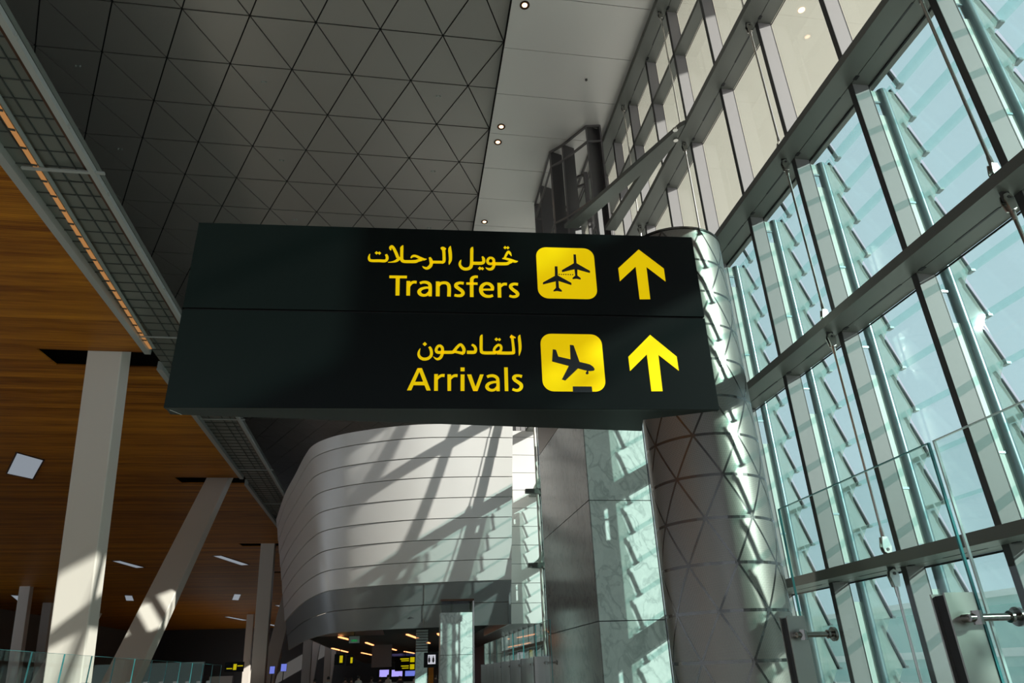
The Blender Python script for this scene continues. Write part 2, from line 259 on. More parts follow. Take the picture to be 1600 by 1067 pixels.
SIGN= {'ar1':[('S',[(-486,380,4),(-490,361,11),(-487,343,15),(-474,335,17),(-431,336,18),(-398,336,18),(-387,348,16),(-387,364,16),(-394,380,13)]),('P',[(-459,388),(-449,400),(-438,389),(-448,377)]),('P',[(-442,387),(-433,399),(-422,388),(-431,376)]),('S',[(-367,409,6),(-371,425,15),(-362,435,17),(-349,418,17),(-334,385,18),(-325,360,18)]),('S',[(-380,327,3),(-356,330,8),(-335,337,15),(-321,350,18),(-312,362,12)]),('S',[(-298,445,4),(-304,429,18),(-304,409,18),(-303,367,18),(-301,346,20),(-290,336,19),(-266,335,19),(-224,337,20),(-208,344,18),(-186,352,19)]),('S',[(-250,360,7),(-239,373,14),(-222,374,15),(-197,362,16),(-175,353,15),(-158,355,3)]),('S',[(-141,368,12),(-133,346,20),(-131,323,19),(-140,304,20),(-156,293,17),(-172,298,11),(-182,307,2)]),('S',[(-130,336,18),(-71,337,18)]),('S',[(-71,336,18),(-63,338,18),(-57,351,18),(-59,407,18),(-63,427,20)]),('S',[(-77,429,11),(-65,433,19),(-47,426,9)]),('S',[(-20,449,4),(-24,428,18),(-21,392,20),(-20,359,18),(-24,339,14),(-28,322,3)]),('S',[(112,447,4),(106,432,18),(105,396,19),(104,337,19),(99,310,20),(83,297,19),(61,295,19),(44,306,17),(35,325,15),(38,344,11),(43,357,2)]),('S',[(108,335,20),(162,337,20),(175,348,18),(174,368,17),(167,383,9)]),('P',[(141,301),(152,314),(164,302),(152,289)]),('P',[(157,300),(167,311),(177,300),(167,289)]),('S',[(216,376,15),(232,367,16),(235,349,16),(227,336,17),(206,335,16),(198,349,16),(202,366,15),(216,376,15)]),('S',[(234,350,17),(236,327,17),(226,304,18),(209,297,16),(195,302,10),(186,309,2)]),('S',[(230,335,20),(306,337,20),(324,345,18),(341,353,18)]),('S',[(286,373,6),(310,371,15),(338,362,18),(361,354,16),(378,356,4)]),('S',[(299,375,12),(309,397,14),(318,415,14),(325,422,11),(333,409,14),(341,391,3)]),('P',[(294,448),(304,460),(314,449),(304,437)]),('P',[(311,448),(321,459),(331,448),(320,437)])],'ar2':[('S',[(-180,-215,2),(-186,-232,10),(-188,-251,14),(-180,-268,16),(-163,-278,17),(-143,-277,17),(-128,-268,16),(-119,-253,16),(-119,-233,16),(-125,-214,15),(-132,-205,12)]),('P',[(-168,-189),(-156,-176),(-144,-189),(-156,-201)]),('S',[(-76,-197,15),(-62,-206,16),(-58,-223,16),(-64,-236,17),(-85,-237,17),(-93,-226,16),(-89,-209,15),(-76,-197,15)]),('S',[(-58,-230,16),(-60,-249,16),(-69,-269,16),(-84,-278,14),(-97,-273,8),(-108,-263,1)]),('S',[(-61,-237,18),(-6,-236,18),(5,-228,17),(22,-205,16),(39,-189,15),(52,-200,17),(60,-221,18),(55,-243,18)]),('S',[(58,-243,17),(27,-236,15),(4,-231,14)]),('S',[(76,-235,19),(113,-235,19),(122,-229,17),(124,-213,16),(117,-198,15),(103,-188,12)]),('S',[(162,-126,4),(156,-141,16),(155,-181,17),(155,-218,17),(164,-236,18),(219,-237,18),(237,-237,16)]),('S',[(256,-188,15),(266,-199,14),(264,-219,14),(249,-231,15),(233,-231,15),(226,-222,14),(231,-207,14),(243,-193,14),(256,-188,15)]),('S',[(241,-237,18),(326,-236,18),(335,-226,17),(334,-191,15),(331,-154,15),(329,-139,16)]),('S',[(318,-143,6),(327,-136,15),(349,-143,6)]),('S',[(327,-124,3),(325,-139,12)]),('P',[(230,-154),(241,-143),(251,-154),(241,-165)]),('P',[(248,-155),(258,-145),(267,-155),(257,-165)]),('S',[(375,-124,3),(370,-139,15),(372,-178,17),(372,-207,16),(369,-229,12),(365,-252,2)])],'la1':[('S',[(-368,231,17),(-268,232,17)]),('S',[(-320,227,23),(-317,111,22)]),('S',[(-259,206,21),(-257,112,21)]),('S',[(-253,171,11),(-241,193,16),(-227,200,17),(-212,199,17)]),('S',[(-193,193,15),(-177,200,16),(-157,200,18),(-139,190,19),(-134,169,20),(-133,110,19)]),('S',[(-135,165,13),(-159,165,14),(-184,156,17),(-196,139,21),(-188,122,20),(-170,115,16),(-152,120,16),(-137,137,16)]),('S',[(-91,207,22),(-90,111,22)]),('S',[(-86,178,13),(-74,195,17),(-51,200,18),(-34,193,20),(-26,171,21),(-26,111,21)]),('S',[(58,199,17),(34,201,17),(16,192,20),(14,178,21),(28,165,21),(47,150,21),(54,134,20),(44,120,19),(24,117,16),(5,121,16)]),('S',[(140,244,16),(123,244,17),(108,234,20),(104,212,21),(104,111,21)]),('S',[(73,198,15),(138,199,15)]),('S',[(226,124,16),(206,117,17),(181,120,19),(163,136,21),(157,161,22),(165,186,21),(187,201,18),(210,196,19),(223,179,20),(224,160,17)]),('S',[(163,160,12),(231,162,12)]),('S',[(264,207,21),(264,111,21)]),('S',[(270,179,10),(283,195,16),(294,200,17),(309,200,17)]),('S',[(374,200,17),(351,202,17),(333,193,20),(331,179,20),(345,163,20),(362,149,21),(370,135,20),(361,122,18),(341,118,16),(321,124,15)])],'la2':[('P',[(-244,-461),(-192,-333),(-173,-332),(-221,-460)]),('P',[(-189,-333),(-168,-332),(-118,-460),(-140,-461)]),('P',[(-209,-431),(-204,-412),(-158,-411),(-151,-431)]),('S',[(-91,-366,20),(-90,-462,20)]),('S',[(-85,-396,9),(-72,-380,14),(-60,-374,16),(-45,-374,17)]),('S',[(-20,-367,20),(-19,-462,19)]),('S',[(-14,-395,9),(-2,-380,14),(10,-374,16),(25,-374,17)]),('S',[(52,-367,21),(52,-462,21)]),('S',[(52,-326,22),(52,-348,22)]),('P',[(77,-367),(99,-366),(130,-462),(109,-462)]),('P',[(147,-366),(167,-366),(133,-462),(114,-462)]),('S',[(185,-380,15),(199,-374,16),(219,-373,17),(236,-381,18),(244,-400,18),(244,-462,18)]),('S',[(244,-409,13),(221,-410,13),(196,-418,16),(184,-434,19),(190,-449,18),(207,-457,15),(226,-453,14),(241,-437,14)]),('S',[(290,-323,20),(290,-461,19)]),('S',[(377,-376,17),(360,-371,15),(341,-373,17),(332,-384,20),(338,-397,19),(354,-409,19),(369,-422,20),(371,-438,19),(361,-452,17),(344,-457,15),(322,-450,14)])],'pl1':[('P',[(715,413),(730,413),(730,352),(808,301),(806,287),(732,309),(729,268),(748,251),(747,241),(721,246),(698,242),(699,251),(716,268),(714,310),(638,288),(638,302),(713,351)]),('P',[(597,327),(613,327),(612,265),(690,217),(689,202),(614,228),(614,183),(631,164),(628,156),(603,161),(579,157),(581,165),(596,182),(597,225),(520,202),(521,216),(594,262)]),('P',[(616,273),(621,278),(625,273),(620,268)]),('P',[(630,273),(634,278),(638,273),(634,268)]),('P',[(643,273),(648,278),(652,273),(647,268)]),('P',[(656,273),(661,278),(665,273),(661,268)]),('P',[(670,273),(675,278),(679,273),(674,268)]),('P',[(683,273),(688,278),(692,273),(688,268)]),('P',[(697,273),(702,278),(706,273),(701,268)])],'pl2':[('P',[(655,-182),(676,-185),(703,-286),(740,-295),(761,-301),(778,-314),(786,-329),(780,-338),(758,-341),(726,-335),(692,-325),(616,-398),(597,-392),(641,-311),(548,-285),(556,-211),(574,-214),(585,-255),(653,-271)]),('P',[(750,-352),(748,-357),(743,-360),(738,-360),(734,-357),(733,-352),(735,-347),(739,-343),(744,-343),(748,-346)]),('P',[(740,-337),(750,-338),(747,-352),(741,-352)]),('P',[(655,-432),(761,-432),(762,-466),(654,-467)])],'ic1':[('R',[(488,454),(838,460),(837,117),(487,112)])],'ic2':[('R',[(492,-117),(843,-112),(840,-461),(490,-463)])],'aw1':[('P',[(1121,461),(1263,331),(1263,242),(1156,340),(1155,120),(1091,118),(1090,340),(983,236),(982,326)])],'aw2':[('P',[(1127,-112),(1267,-246),(1268,-333),(1161,-236),(1159,-456),(1095,-457),(1094,-235),(986,-338),(985,-251)])]}

# ================================================================== SETTING
YB = -20.0      # wall behind the photographer
XL = -75.0
YF = 222.0     # far end of the hall
ZT = 15.7      # timber ceiling
tag(MB().box(XL, 3.35, YB, YF, -0.3, 0.0).build('floor', M['floor']), 'polished pale stone floor of the arrivals hall', 'floor', kind='structure')
tag(MB().box(3.35, 8.3, YB, YF, -6.3, -6.0).build('floor', M['floor']), 'lower floor strip at the foot of the glass wall', 'floor', kind='structure')
tag(MB().box(3.25, 3.35, YB, YF, -6.0, -0.3).build('trim_1', M['concrete']), 'edge of the upper floor above the void', 'slab edge', kind='structure')
# the hall is glazed behind the viewer and along its far left side as well
o = MB().box(XL, 8.3, YB-0.3, YB, 11.5, 23).box(XL, 8.3, YB-0.3, YB, -6, 0.3).build('wall_back', M['wallint']); tag(o, 'solid wall over the glazing behind the viewer', 'wall', kind='structure')
mb = MB(); x = XL
while x < 8: mb.box(x, x+0.12, YB-0.3, YB, 0.3, 11.5); x += 3.1
mb.build('mullion_row', M['steel_paint'], o)
tag(MB().box(XL, 8.2, YB-0.16, YB-0.15, 0.3, 11.5).build('window_900', M['pane']), 'glazing of the hall behind the viewer', 'window', kind='structure')
o = MB().box(XL-0.3, XL, 118, YF, 0, ZT+1).box(XL-0.3, XL, YB, 118, 12.5, ZT+1).build('wall_left', M['wallint']); tag(o, 'dark wall far beyond the slanted columns', 'wall', kind='structure')
tag(MB().box(XL-0.16, XL-0.15, YB, 118, 0, 12.5).build('window_901', M['pane']), 'glazing along the far left side of the hall', 'window', kind='structure')
tag(MB().box(8.3, 8.6, 60, YF, -6, 22).build('wall_light_block', M['wallint']), 'added solid dark wall beyond the end of the glass wall, blocking sun on the far columns', 'wall', kind='structure')  # added to keep sun and sky light off the far columns
tag(MB().box(XL, 8.3, YF, YF+0.3, -6, ZT+1).build('wall_far', M['gallery']), 'dark far end wall of the hall', 'wall', kind='structure')
tag(MB().box(-22.3, -22.0, YB, 104, ZT+0.4, 22).build('wall_upper_left', M['wallint']), 'dark upper wall over the timber ceiling', 'wall', kind='structure')

# main ceiling: metal triangles 2.13 m wide on a dark void
ZC, PX, PY, X0, Y0 = 21.5, 2.13, 2.13, 2.84, 16.65
tag(MB().box(-22, 2.86, YB, 104, ZC+0.06, ZC+0.3).build('ceiling', M['ceil_back']), 'dark void behind the triangular ceiling panels', 'ceiling', kind='structure')
mb = MB()
def clipx(poly, xm):
    out = []
    for i in range(len(poly)):
        a, b = poly[i], poly[(i+1) % len(poly)]
        if a[0] <= xm: out.append(a)
        if (a[0] <= xm) != (b[0] <= xm):
            t = (xm-a[0])/(b[0]-a[0]); out.append((xm, a[1]+t*(b[1]-a[1])))
    return out
for j in range(-16, 41):
    ya, yb = Y0+PY*j, Y0+PY*(j+1); o0 = (j % 2)*PX/2; o1 = ((j+1) % 2)*PX/2
    for i in range(-1, 13):
        xa = X0+o0-PX*i
        for tri in ([(xa-PX, ya), (xa, ya), (xa-PX/2, yb)], [(xa-PX/2, yb), (xa+PX/2, yb), (xa, ya)]):
            cx = sum(p[0] for p in tri)/3; cy = sum(p[1] for p in tri)/3; k = 1-0.022/0.62
            tri = clipx([(cx+(p[0]-cx)*k, cy+(p[1]-cy)*k) for p in tri], X0-0.02)
            if len(tri) >= 3 and min(p[0] for p in tri) > -22:
                dz = random.uniform(-0.002, 0.002); mb.prism([(p[0], p[1], ZC+dz) for p in tri], (0, 0, 0.04))
tag(mb.build('ceiling', M['ceil']), 'dark grey metal ceiling of triangular panels', 'ceiling', kind='structure')

# pale soffit along the glass wall, its step down at the left, panel joints every 2.1 m
ZS = 21.3
mb = MB()
ys = [16.72+2.11*k for k in range(-17, 42)]
for a, b in zip(ys, ys[1:]): mb.box(2.86, 8.35, a+0.012, b-0.012, ZS, ZS+0.06)
tag(mb.build('ceiling', M['soffit']), 'pale grey panelled soffit beside the glass wall', 'ceiling', kind='structure')
tag(MB().box(2.84, 8.4, YB, 104, ZS+0.062, ZS+0.5).build('ceiling', M['ceil_back']), 'dark backing above the pale soffit panels', 'ceiling', kind='structure')
tag(MB().box(-12.6, 8.3, 104, 104.3, 12.0, 22).build('wall_upper_far', M['wallint']), 'upper end wall of the hall over the far ceiling', 'wall', kind='structure')

# timber ceiling with slots where the slanted columns pass through
LE = lambda y: -12.18-0.0085*(y-18)          # its right-hand edge
slots = [(31.2, 33.0, -17.0), (53.9, 55.65, -17.3), (82.5, 84.4, -18.3), (105.3, 107.1, -18.75)]
mb = MB(); cur = YB
for (a, b, xs) in slots:
    mb.prism([(XL, cur, ZT), (LE(cur), cur, ZT), (LE(a), a, ZT), (XL, a, ZT)], (0,0,0.07))
    mb.prism([(XL, a, ZT), (xs, a, ZT), (xs+0.12, b, ZT), (XL, b, ZT)], (0,0,0.07)); cur = b
mb.prism([(XL, cur, ZT), (LE(cur), cur, ZT), (LE(YF), YF, ZT), (XL, YF, ZT)], (0,0,0.07))
tag(mb.build('ceiling', M['wood']), 'brown timber board ceiling over the slanted columns', 'ceiling', kind='structure')
tag(MB().box(XL, -12.6, YB, YF, ZT+1.3, ZT+1.4).build('ceiling', M['ceil_back']), 'black void over the timber ceiling slots', 'ceiling', kind='structure')
tag(MB().box(-12.6, 8.3, 104.4, YF, 12.0, 12.3).build('ceiling', M['gallery']), 'dark low ceiling at the far end of the hall', 'ceiling', kind='structure')

# ================================================================== WALKWAY UNDERSIDE (long strip between the two ceilings)
RE = lambda y: -9.66-0.008*(y-18)
YE = 103.0
t = thing('overhead_walkway', 'long grey slatted walkway underside running between timber and metal ceilings', 'walkway', (-11, 10, ZT))
def strip(f0, f1, z0, z1, ya=YB, yb=YE):
    return MB().prism([(f0(ya), ya, z0), (f1(ya), ya, z0), (f1(yb), yb, z0), (f0(yb), yb, z0)], (0,0,z1-z0))
mb = MB(); edges = [YB]+[v for s in slots[:3] for v in s[:2]]+[YE]
for a, b in zip(edges[0::2], edges[1::2]):
    q = strip(lambda y: LE(y)-0.02, lambda y: LE(y)+0.25, ZT-0.10, ZT+0.36, a, b); n = len(mb.v); mb.v += q.v; mb.f += [tuple(i+n for i in f) for f in q.f]
mb.build('left_fascia', M['track'], t)
strip(lambda y: RE(y)-0.17, RE, ZT-0.06, ZT+0.10).build('right_rail', M['track'], t)
strip(lambda y: RE(y)-0.34, lambda y: RE(y)-0.175, ZT+0.08, ZT+0.12).build('bronze_edge', M['cap'], t)
strip(lambda y: LE(y)+0.25, lambda y: RE(y)-0.02, ZT+0.16, ZT+0.35).build('deck', M['deck'], t)
mb = MB()
y = 7.0
while y < 100: mb.bar((LE(y)+0.25, y, ZT+0.145), (RE(y)-0.02, y+0.05, ZT+0.145), 0.03, 0.03); y += 0.69
mb.build('slat', M['slat'], t)
for dx in (0.68, 1.42, 1.88):
    strip(lambda y: LE(y)+dx, lambda y: LE(y)+dx+0.03, ZT+0.12, ZT+0.16).build('stringer', M['slat'], t)
for k, yy in enumerate((18.06, 29.5, 40.5, 51.6, 62.7)):
    MB().bar((LE(yy)+0.45 if k == 0 else LE(yy)+0.25, yy, ZT), (RE(yy)+0.24, yy, ZT), 0.10 if k == 0 else 0.05, 0.06).build('cross_rail', M['track'], t)
MB().bar((-10.78, 6.75, ZT+0.06), (-12.0, 30.9, ZT+0.06), 0.13, 0.04).build('cove_light', M['cove'], t)
MB().bar((-10.60, 6.75, ZT+0.07), (-11.83, 30.9, ZT+0.07), 0.13, 0.03).build('conduit', M['deck_pale'], t)
mb = MB(); y = 7.4
while y < 30.5: x = -10.78-(y-6.75)*0.0505; mb.bar((x-0.09, y, ZT+0.02), (x+0.09, y+0.03, ZT+0.02), 0.07, 0.03); y += 0.75
mb.build('clip', M['slat'], t)['kind'] = 'stuff'
mb = MB()
for k in range(20): mb.box(RE(4+k*3.0)-0.01, RE(4+k*3.0)+0.05, 4+k*3.0, 4.12+k*3.0, ZT-0.05, ZT+0.02)
mb.build('bracket', M['track'], t)['kind'] = 'stuff'

# ================================================================== GLASS WALL
XI, XM, XG = 7.50, 7.93, 8.30
LEV = [(2.94, 3.11), (7.14, 7.31), (11.27, 11.43), (15.45, 15.63)]
BY0, BY1 = -12.0, 40.0
KM = list(range(-9, 25)); MY = lambda k: 8.27+2.068*k
near = ['lowest', 'second', 'third', 'fourth']
for i, (a, b) in enumerate(LEV):
    o = MB().box(XI, XM-0.01, YB, 60, a, b).build('trim_%d' % (i+2), M['steel_paint'])
    tag(o, f'{near[i]} grey steel beam running along the glass wall', 'beam', 'beams of the glass wall', 'structure')
    mb = MB().box(XM+0.005, XG-0.02, YB, 60, a, b-0.02)
    mb.build('transom_box', M['steel_paint'], o)
    mb = MB()
    for k in KM:
        y = MY(k); mb.box(XM-0.022, XM+0.012, y+0.3, y+1.15, a-0.006, a+0.004); mb.box(XM-0.03, XM+0.04, y-0.24, y-0.14, a-0.01, a+0.004)
    mb.build('slot_shadow_gap', M['dark_seal'], o)
    if i == 2:
        MB().box(XG+0.015, XG+0.04, YB, 60, a+0.01, b-0.02).build('gasket', M['dark_seal'], o); MB().box(XG+0.04, XG+0.15, YB, 60, a, b-0.02).build('outer_strip', M['steel_paint'], o)
o = MB().box(XI, XM-0.01, YB, 60, 21.05, 21.28).build('trim_6', M['steel_paint']); tag(o, 'grey steel head beam where glass wall meets soffit', 'beam', 'beams of the glass wall', 'structure')
MB().box(XM+0.005, XG-0.02, YB, 60, 21.05, 21.28).build('transom_box', M['steel_paint'], o)
mb = MB()
for k in KM: y = MY(k); mb.box(XM-0.02, XM+0.006, y+0.25, y+1.3, 21.04, 21.06); mb.box(XM-0.03, XM+0.04, y-0.25, y-0.12, 21.035, 21.06)
mb.build('slot_shadow_gap', M['dark_seal'], o)
o = MB().box(XM, XG-0.02, YB, 60, 19.05, 19.20).build('trim_7', M['steel_paint']); tag(o, 'slim grey transom under the soffit between two beams', 'transom', 'beams of the glass wall', 'structure')
o = MB().box(XM, XG+0.1, YB, 60, -6, -3).build('wall_right', M['concrete']); tag(o, 'low base wall under the glass wall', 'wall', kind='structure')

mo = None
for k in KM:
    y = MY(k); nm = ORD[k+9] if k+9 < len(ORD) else 'last'
    lab = f'grey vertical mullion of the glass wall, {nm} counted from the viewer end'
    if mo is None:
        mo = thing('mullion', lab, 'mullion', (XM, y, -3), 'mullions of the glass wall', 'structure')
        MB().box(XM+0.012, XG-0.03, y-0.045, y+0.045, -3, 21.28).build('web', M['mullion'], mo)
        MB().box(XM, XM+0.011, y-0.06, y+0.06, -3, 21.28).build('front_flange', M['darkgrey'], mo)  # dark colour stands in for the unlit inner face of the mullion
        MB().box(XG-0.029, XG-0.012, y-0.05, y+0.05, -3, 21.28).build('gasket', M['dark_seal'], mo)
    else: clone(mo, (XM, y, -3), lab)

# glazing: one pane per bay and tier
tiers = [(-3.0, 2.94), (3.11, 7.14), (7.31, 11.27), (11.43, 15.45), (15.63, 19.05), (19.20, 21.05)]
tn = ['bottom', 'second', 'third', 'fourth', 'fifth', 'top']
wn = 0; protos = {}
for k in KM[:-1]:
    y = MY(k)
    for ti, (a, b) in enumerate(tiers):
        wn += 1; lab = f'clear window pane in {tn[ti]} row, {ORD[k+9]} bay from the viewer end'
        if ti not in protos:
            o = MB().box(XG, XG+0.012, 0.05, 2.018, 0, b-a).build('window_%d' % wn, M['pane'])
            tag(o, lab, 'window', 'panes of the glass wall', 'structure'); o.location = (0, y, a); protos[ti] = o
            MB().box(XG-0.012, XG-0.002, 0.05, 2.018, 0, 0.03).box(XG-0.012, XG-0.002, 0.05, 2.018, b-a-0.03, b-a).build('gasket', M['dark_seal'], o)
        else:
            r = protos[ti].copy(); COL.objects.link(r); r.name = 'window_%d' % wn; r.location = (0, y, a); r['label'] = lab
            for ch in protos[ti].children: c = ch.copy(); COL.objects.link(c); c.parent = r

# tension rods with forks between the beams
def rod(z0, z1, y, lab):
    x = 7.72; L = z1-z0
    t = thing('tension_rod', lab, 'rod', (x, y, z0), 'tension rods of the glass wall')
    mb = MB().tube([(x, y, z0+0.42), (x, y, z1-0.42)], 0.024, 10); mb.build('rod', M['stainless'], t, smooth=True)
    for s, zz in ((1, z0), (-1, z1)):
        mb = MB().tube([(x, y, zz+s*0.44), (x, y, zz+s*0.30), (x, y, zz+s*0.22)], [0.030, 0.036, 0.042], 10)
        for dy in (-0.035, 0.035):
            pts = [(x-0.045, y+dy-0.008, zz+s*0.30), (x-0.08, y+dy-0.008, zz+s*0.14), (x-0.06, y+dy-0.008, zz+s*0.06), (x, y+dy-0.008, zz+s*0.03), (x+0.06, y+dy-0.008, zz+s*0.06), (x+0.08, y+dy-0.008, zz+s*0.14), (x+0.045, y+dy-0.008, zz+s*0.30)]
            mb.prism(pts, (0, 0.016, 0))
        mb.build('fork', M['stainless'], t, smooth=True)
        mb = MB().box(x-0.06, x+0.06, y-0.02, y+0.02, min(zz, zz+s*0.14), max(zz, zz+s*0.14)).tube([(x, y-0.05, zz+s*0.10), (x, y+0.05, zz+s*0.10)], 0.025, 12)
        mb.build('lug', M['darkgrey'], t)
    return t
rt = [(-3.0, 2.94), (3.11, 7.14), (7.31, 11.27), (11.43, 15.45), (15.63, 21.05)]
rn = ['below the lowest beam', 'between lowest and second beams', 'between second and third beams', 'between third and fourth beams', 'above the fourth beam']
for ti, (a, b) in enumerate(rt):
    first = None
    for q, k in enumerate(range(-3, 14, 2)):
        lab = f'thin steel tension rod {rn[ti]}, {ORD[q]} from the viewer end'
        if first is None: first = rod(a, b, MY(k), lab)
        else: clone(first, (7.72, MY(k), a), lab)

# outside: carrier tubes, toothed fins with arms, and the tilted glass louvres between them
ZL = [11.45-0.831*k for k in range(18)]         # lower edge of each louvre row
fp = None
for k in range(-9, 25):
    y = MY(k)+0.02; lab = f'toothed pale green louvre fin outside the glass, {ORD[k+9]} from the viewer end'
    if fp is None:
        fp = thing('louvre_fin', lab, 'fin', (8.75, y, -3), 'louvre fins outside the glass wall')
        MB().tube([(8.555, y, -3), (8.555, y, 11.22)], 0.088, 16).build('carrier_tube', M['tube'], fp, smooth=True)
        mb = MB()
        for z in (-1.5, 1.2, 4.2, 6.85, 8.6, 10.9): mb.box(8.29, 8.50, y-0.02, y+0.02, z, z+0.035)
        mb.build('bracket', M['tube'], fp)
        mb = MB()
        for a, b in ((-3, 2.6), (3.3, 6.3), (7.5, 10.6), (10.95, 11.2)): mb.box(8.33, 8.475, y-0.008, y+0.008, a, b)
        mb.build('inner_fin', M['fin_solid'], fp)
        pts = [(8.66, y-0.012, -3)]
        for z in reversed(ZL[1:]): pts += [(8.83, y-0.012, z-0.24), (8.98, y-0.012, z+0.0), (8.96, y-0.012, z+0.06), (8.82, y-0.012, z+0.52)]
        pts += [(8.83, y-0.012, 11.22), (8.66, y-0.012, 11.22)]
        MB().prism(pts, (0, 0.024, 0)).build('fin_plate', M['fin'], fp)
        for z in ZL[:16]:
            mb = MB().tube([(8.86, y+0.045, z+0.58), (9.055, y+0.045, z+0.02)], 0.043, 8)
            mb.tube([(8.80, y+0.03, z+0.70), (8.87, y+0.045, z+0.56)], 0.03, 8).box(9.02, 9.10, y-0.03, y+0.10, z-0.01, z+0.03)
            mb.tube([(8.80, y+0.02, z+0.62), (8.90, y+0.04, z+0.40)], 0.018, 8)
            mb.build('arm', M['arm'], fp, smooth=True)
    else: clone(fp, (8.75, y, -3), lab)
lp = None
for k in range(-9, 24):
    y = MY(k)+0.02; lab = f'bay of tilted tinted glass louvres outside the wall, {ORD[k+9]} bay from the viewer end'
    if lp is None:
        lp = thing('louvre_bay', lab, 'louvre', (9.0, y, -3), 'glass louvre bays outside the wall')
        for z in ZL:
            MB().prism([(9.07, y+0.03, z-0.012), (9.085, y+0.03, z-0.012), (8.845, y+0.03, z+0.82), (8.83, y+0.03, z+0.82)], (0, 2.015, 0)).build('louvre_blade', M['louvre'], lp)
    else: clone(lp, (9.0, y, -3), lab)

# outside: beige canopy soffit, ground, low building with parapets
ZK = 22.7
mb = MB(); y = -22.0
while y < 62: mb.box(8.4, 16.5, y+0.002, y+4.137, ZK, ZK+0.2); y += 4.14
tag(mb.build('canopy', M['canopy']), 'beige canopy soffit projecting beyond the glass wall', 'canopy', kind='structure')
tag(MB().box(8.36, 16.6, -26, 64, ZK+0.22, ZK+0.8).prism([(16.6,-45,ZK+0.1),(24.5,-45,ZK+0.1),(24.5,-7,ZK+0.1),(16.6,0.2,ZK+0.1)],(0,0,0.7)).build('canopy', M['concrete']), 'roof edge above the beige canopy soffit, with an added unseen overhang blocking sun', 'canopy', kind='structure')  # the prism is an added overhang out of view, keeping sun off the slanted columns
for k, (x, y) in enumerate(((13.44, 14.98), (13.40, 14.1))):
    tag(MB().tube([(x, y, ZK-0.012), (x, y, ZK+0.0)], 0.11, 20).build('canopy_downlight', M['lamp_warm']), f'small round light in the beige canopy, {"farther" if k == 0 else "nearer"} of the two', 'light', 'canopy downlights')
tag(MB().box(9.3, 240, -200, 260, -1.7, -1.2).build('ground', M['ground']), 'sunlit sandy ground outside the terminal', 'ground', kind='structure')
o = MB().box(70, 84, -40, 200, -1.3, 8.0).build('exterior_wall', M['teal_wall']); tag(o, 'pale teal low building outside behind the louvres', 'building', kind='structure')
MB().box(69.6, 84, -40, 200, 8.0, 8.7).box(69.8, 70, -40, 200, 1.6, 2.5).build('parapet', M['parapet'], o)

# ================================================================== SIGN
# local frame of the sign: u to the right, v up, n away from the viewer
SC = Vector((0.2335, 3.4, 3.4366)); SU = Vector((0.99855, -0.05377, 0)); SV = Vector((-0.00156, -0.0289, 0.99958)); SN = SV.cross(SU).normalized()
if SN.y < 0: SN = -SN
def sp(u, v, n=0.0): return SC + SU*u + SV*v + SN*n
def smooth_path(pts, seg=5):
    if len(pts) < 3: return [Vector(p) for p in pts]
    P = [Vector(p) for p in pts]; closed = (P[0]-P[-1]).length < 3; out = []
    n = len(P)
    for i in range(n-1):
        p0 = P[i-1] if i > 0 else (P[-2] if closed else P[0]*2-P[1]); p1, p2 = P[i], P[i+1]
        p3 = P[i+2] if i+2 < n else (P[1] if closed else P[-1]*2-P[-2])
        for s in range(seg):
            t = s/seg; out.append(0.5*((2*p1)+(p2-p0)*t+(2*p0-5*p1+4*p2-p3)*t*t+(3*p1-p0-3*p2+p3)*t**3))
    out.append(P[-1]); return out
def flat_shape(mb, poly, n0, th):
    """closed outline in millimetres on the sign face, standing th proud of n0"""
    f = [sp(a/1000, b/1000, n0-th) for a, b in poly]; mb.prism(f, SN*th)
def ribbon(mb, pts, n0, th):
    P = smooth_path(pts); L = []; Rr = []
    for i, p in enumerate(P):
        d = (P[min(i+1, len(P)-1)]-P[max(i-1, 0)]); d.z = 0
        if d.length < 1e-6: d = Vector((1,0,0))
        d.normalize(); nn = Vector((-d.y, d.x, 0)); wd = max(p.z, 1.5)/2
        L.append((p.x+nn.x*wd, p.y+nn.y*wd)); Rr.append((p.x-nn.x*wd, p.y-nn.y*wd))
    b = len(mb.v); n = len(P)
    for a in (0.0, th):
        for q in L: mb.v.append(tuple(sp(q[0]/1000, q[1]/1000, n0-a)))
        for q in Rr: mb.v.append(tuple(sp(q[0]/1000, q[1]/1000, n0-a)))
    for i in range(n-1):
        mb.f.append((b+2*n+i, b+2*n+i+1, b+3*n+i+1, b+3*n+i))
        mb.f.append((b+i, b+i+1, b+2*n+i+1, b+2*n+i)); mb.f.append((b+n+i, b+n+i+1, b+3*n+i+1, b+3*n+i))
    mb.f.append((b, b+n, b+3*n, b+2*n)); mb.f.append((b+n-1, b+2*n-1, b+4*n-1, b+3*n-1))
def glyphs(name, key, material, parent, n0=0.0, th=0.002):
    mb = MB()
    for kind, pts in SIGN[key]:
        if kind == 'S': ribbon(mb, pts, n0, th)
        else: flat_shape(mb, pts, n0, th)
    return mb.build(name, material, parent)
def rrect(u0, v0, u1, v1, r):
    out = []
    for cx, cy, a0 in ((u1-r, v1-r, 0), (u0+r, v1-r, 90), (u0+r, v0+r, 180), (u1-r, v0+r, 270)):
        for k in range(9): a = math.radians(a0+k*11.25); out.append((cx+r*math.cos(a), cy+r*math.sin(a)))
    return out
def spbox(mb, u0, u1, v0, v1, n0, n1): mb.prism([sp(u0, v0, n0), sp(u1, v0, n0), sp(u1, v1, n0), sp(u0, v1, n0)], SN*(n1-n0))

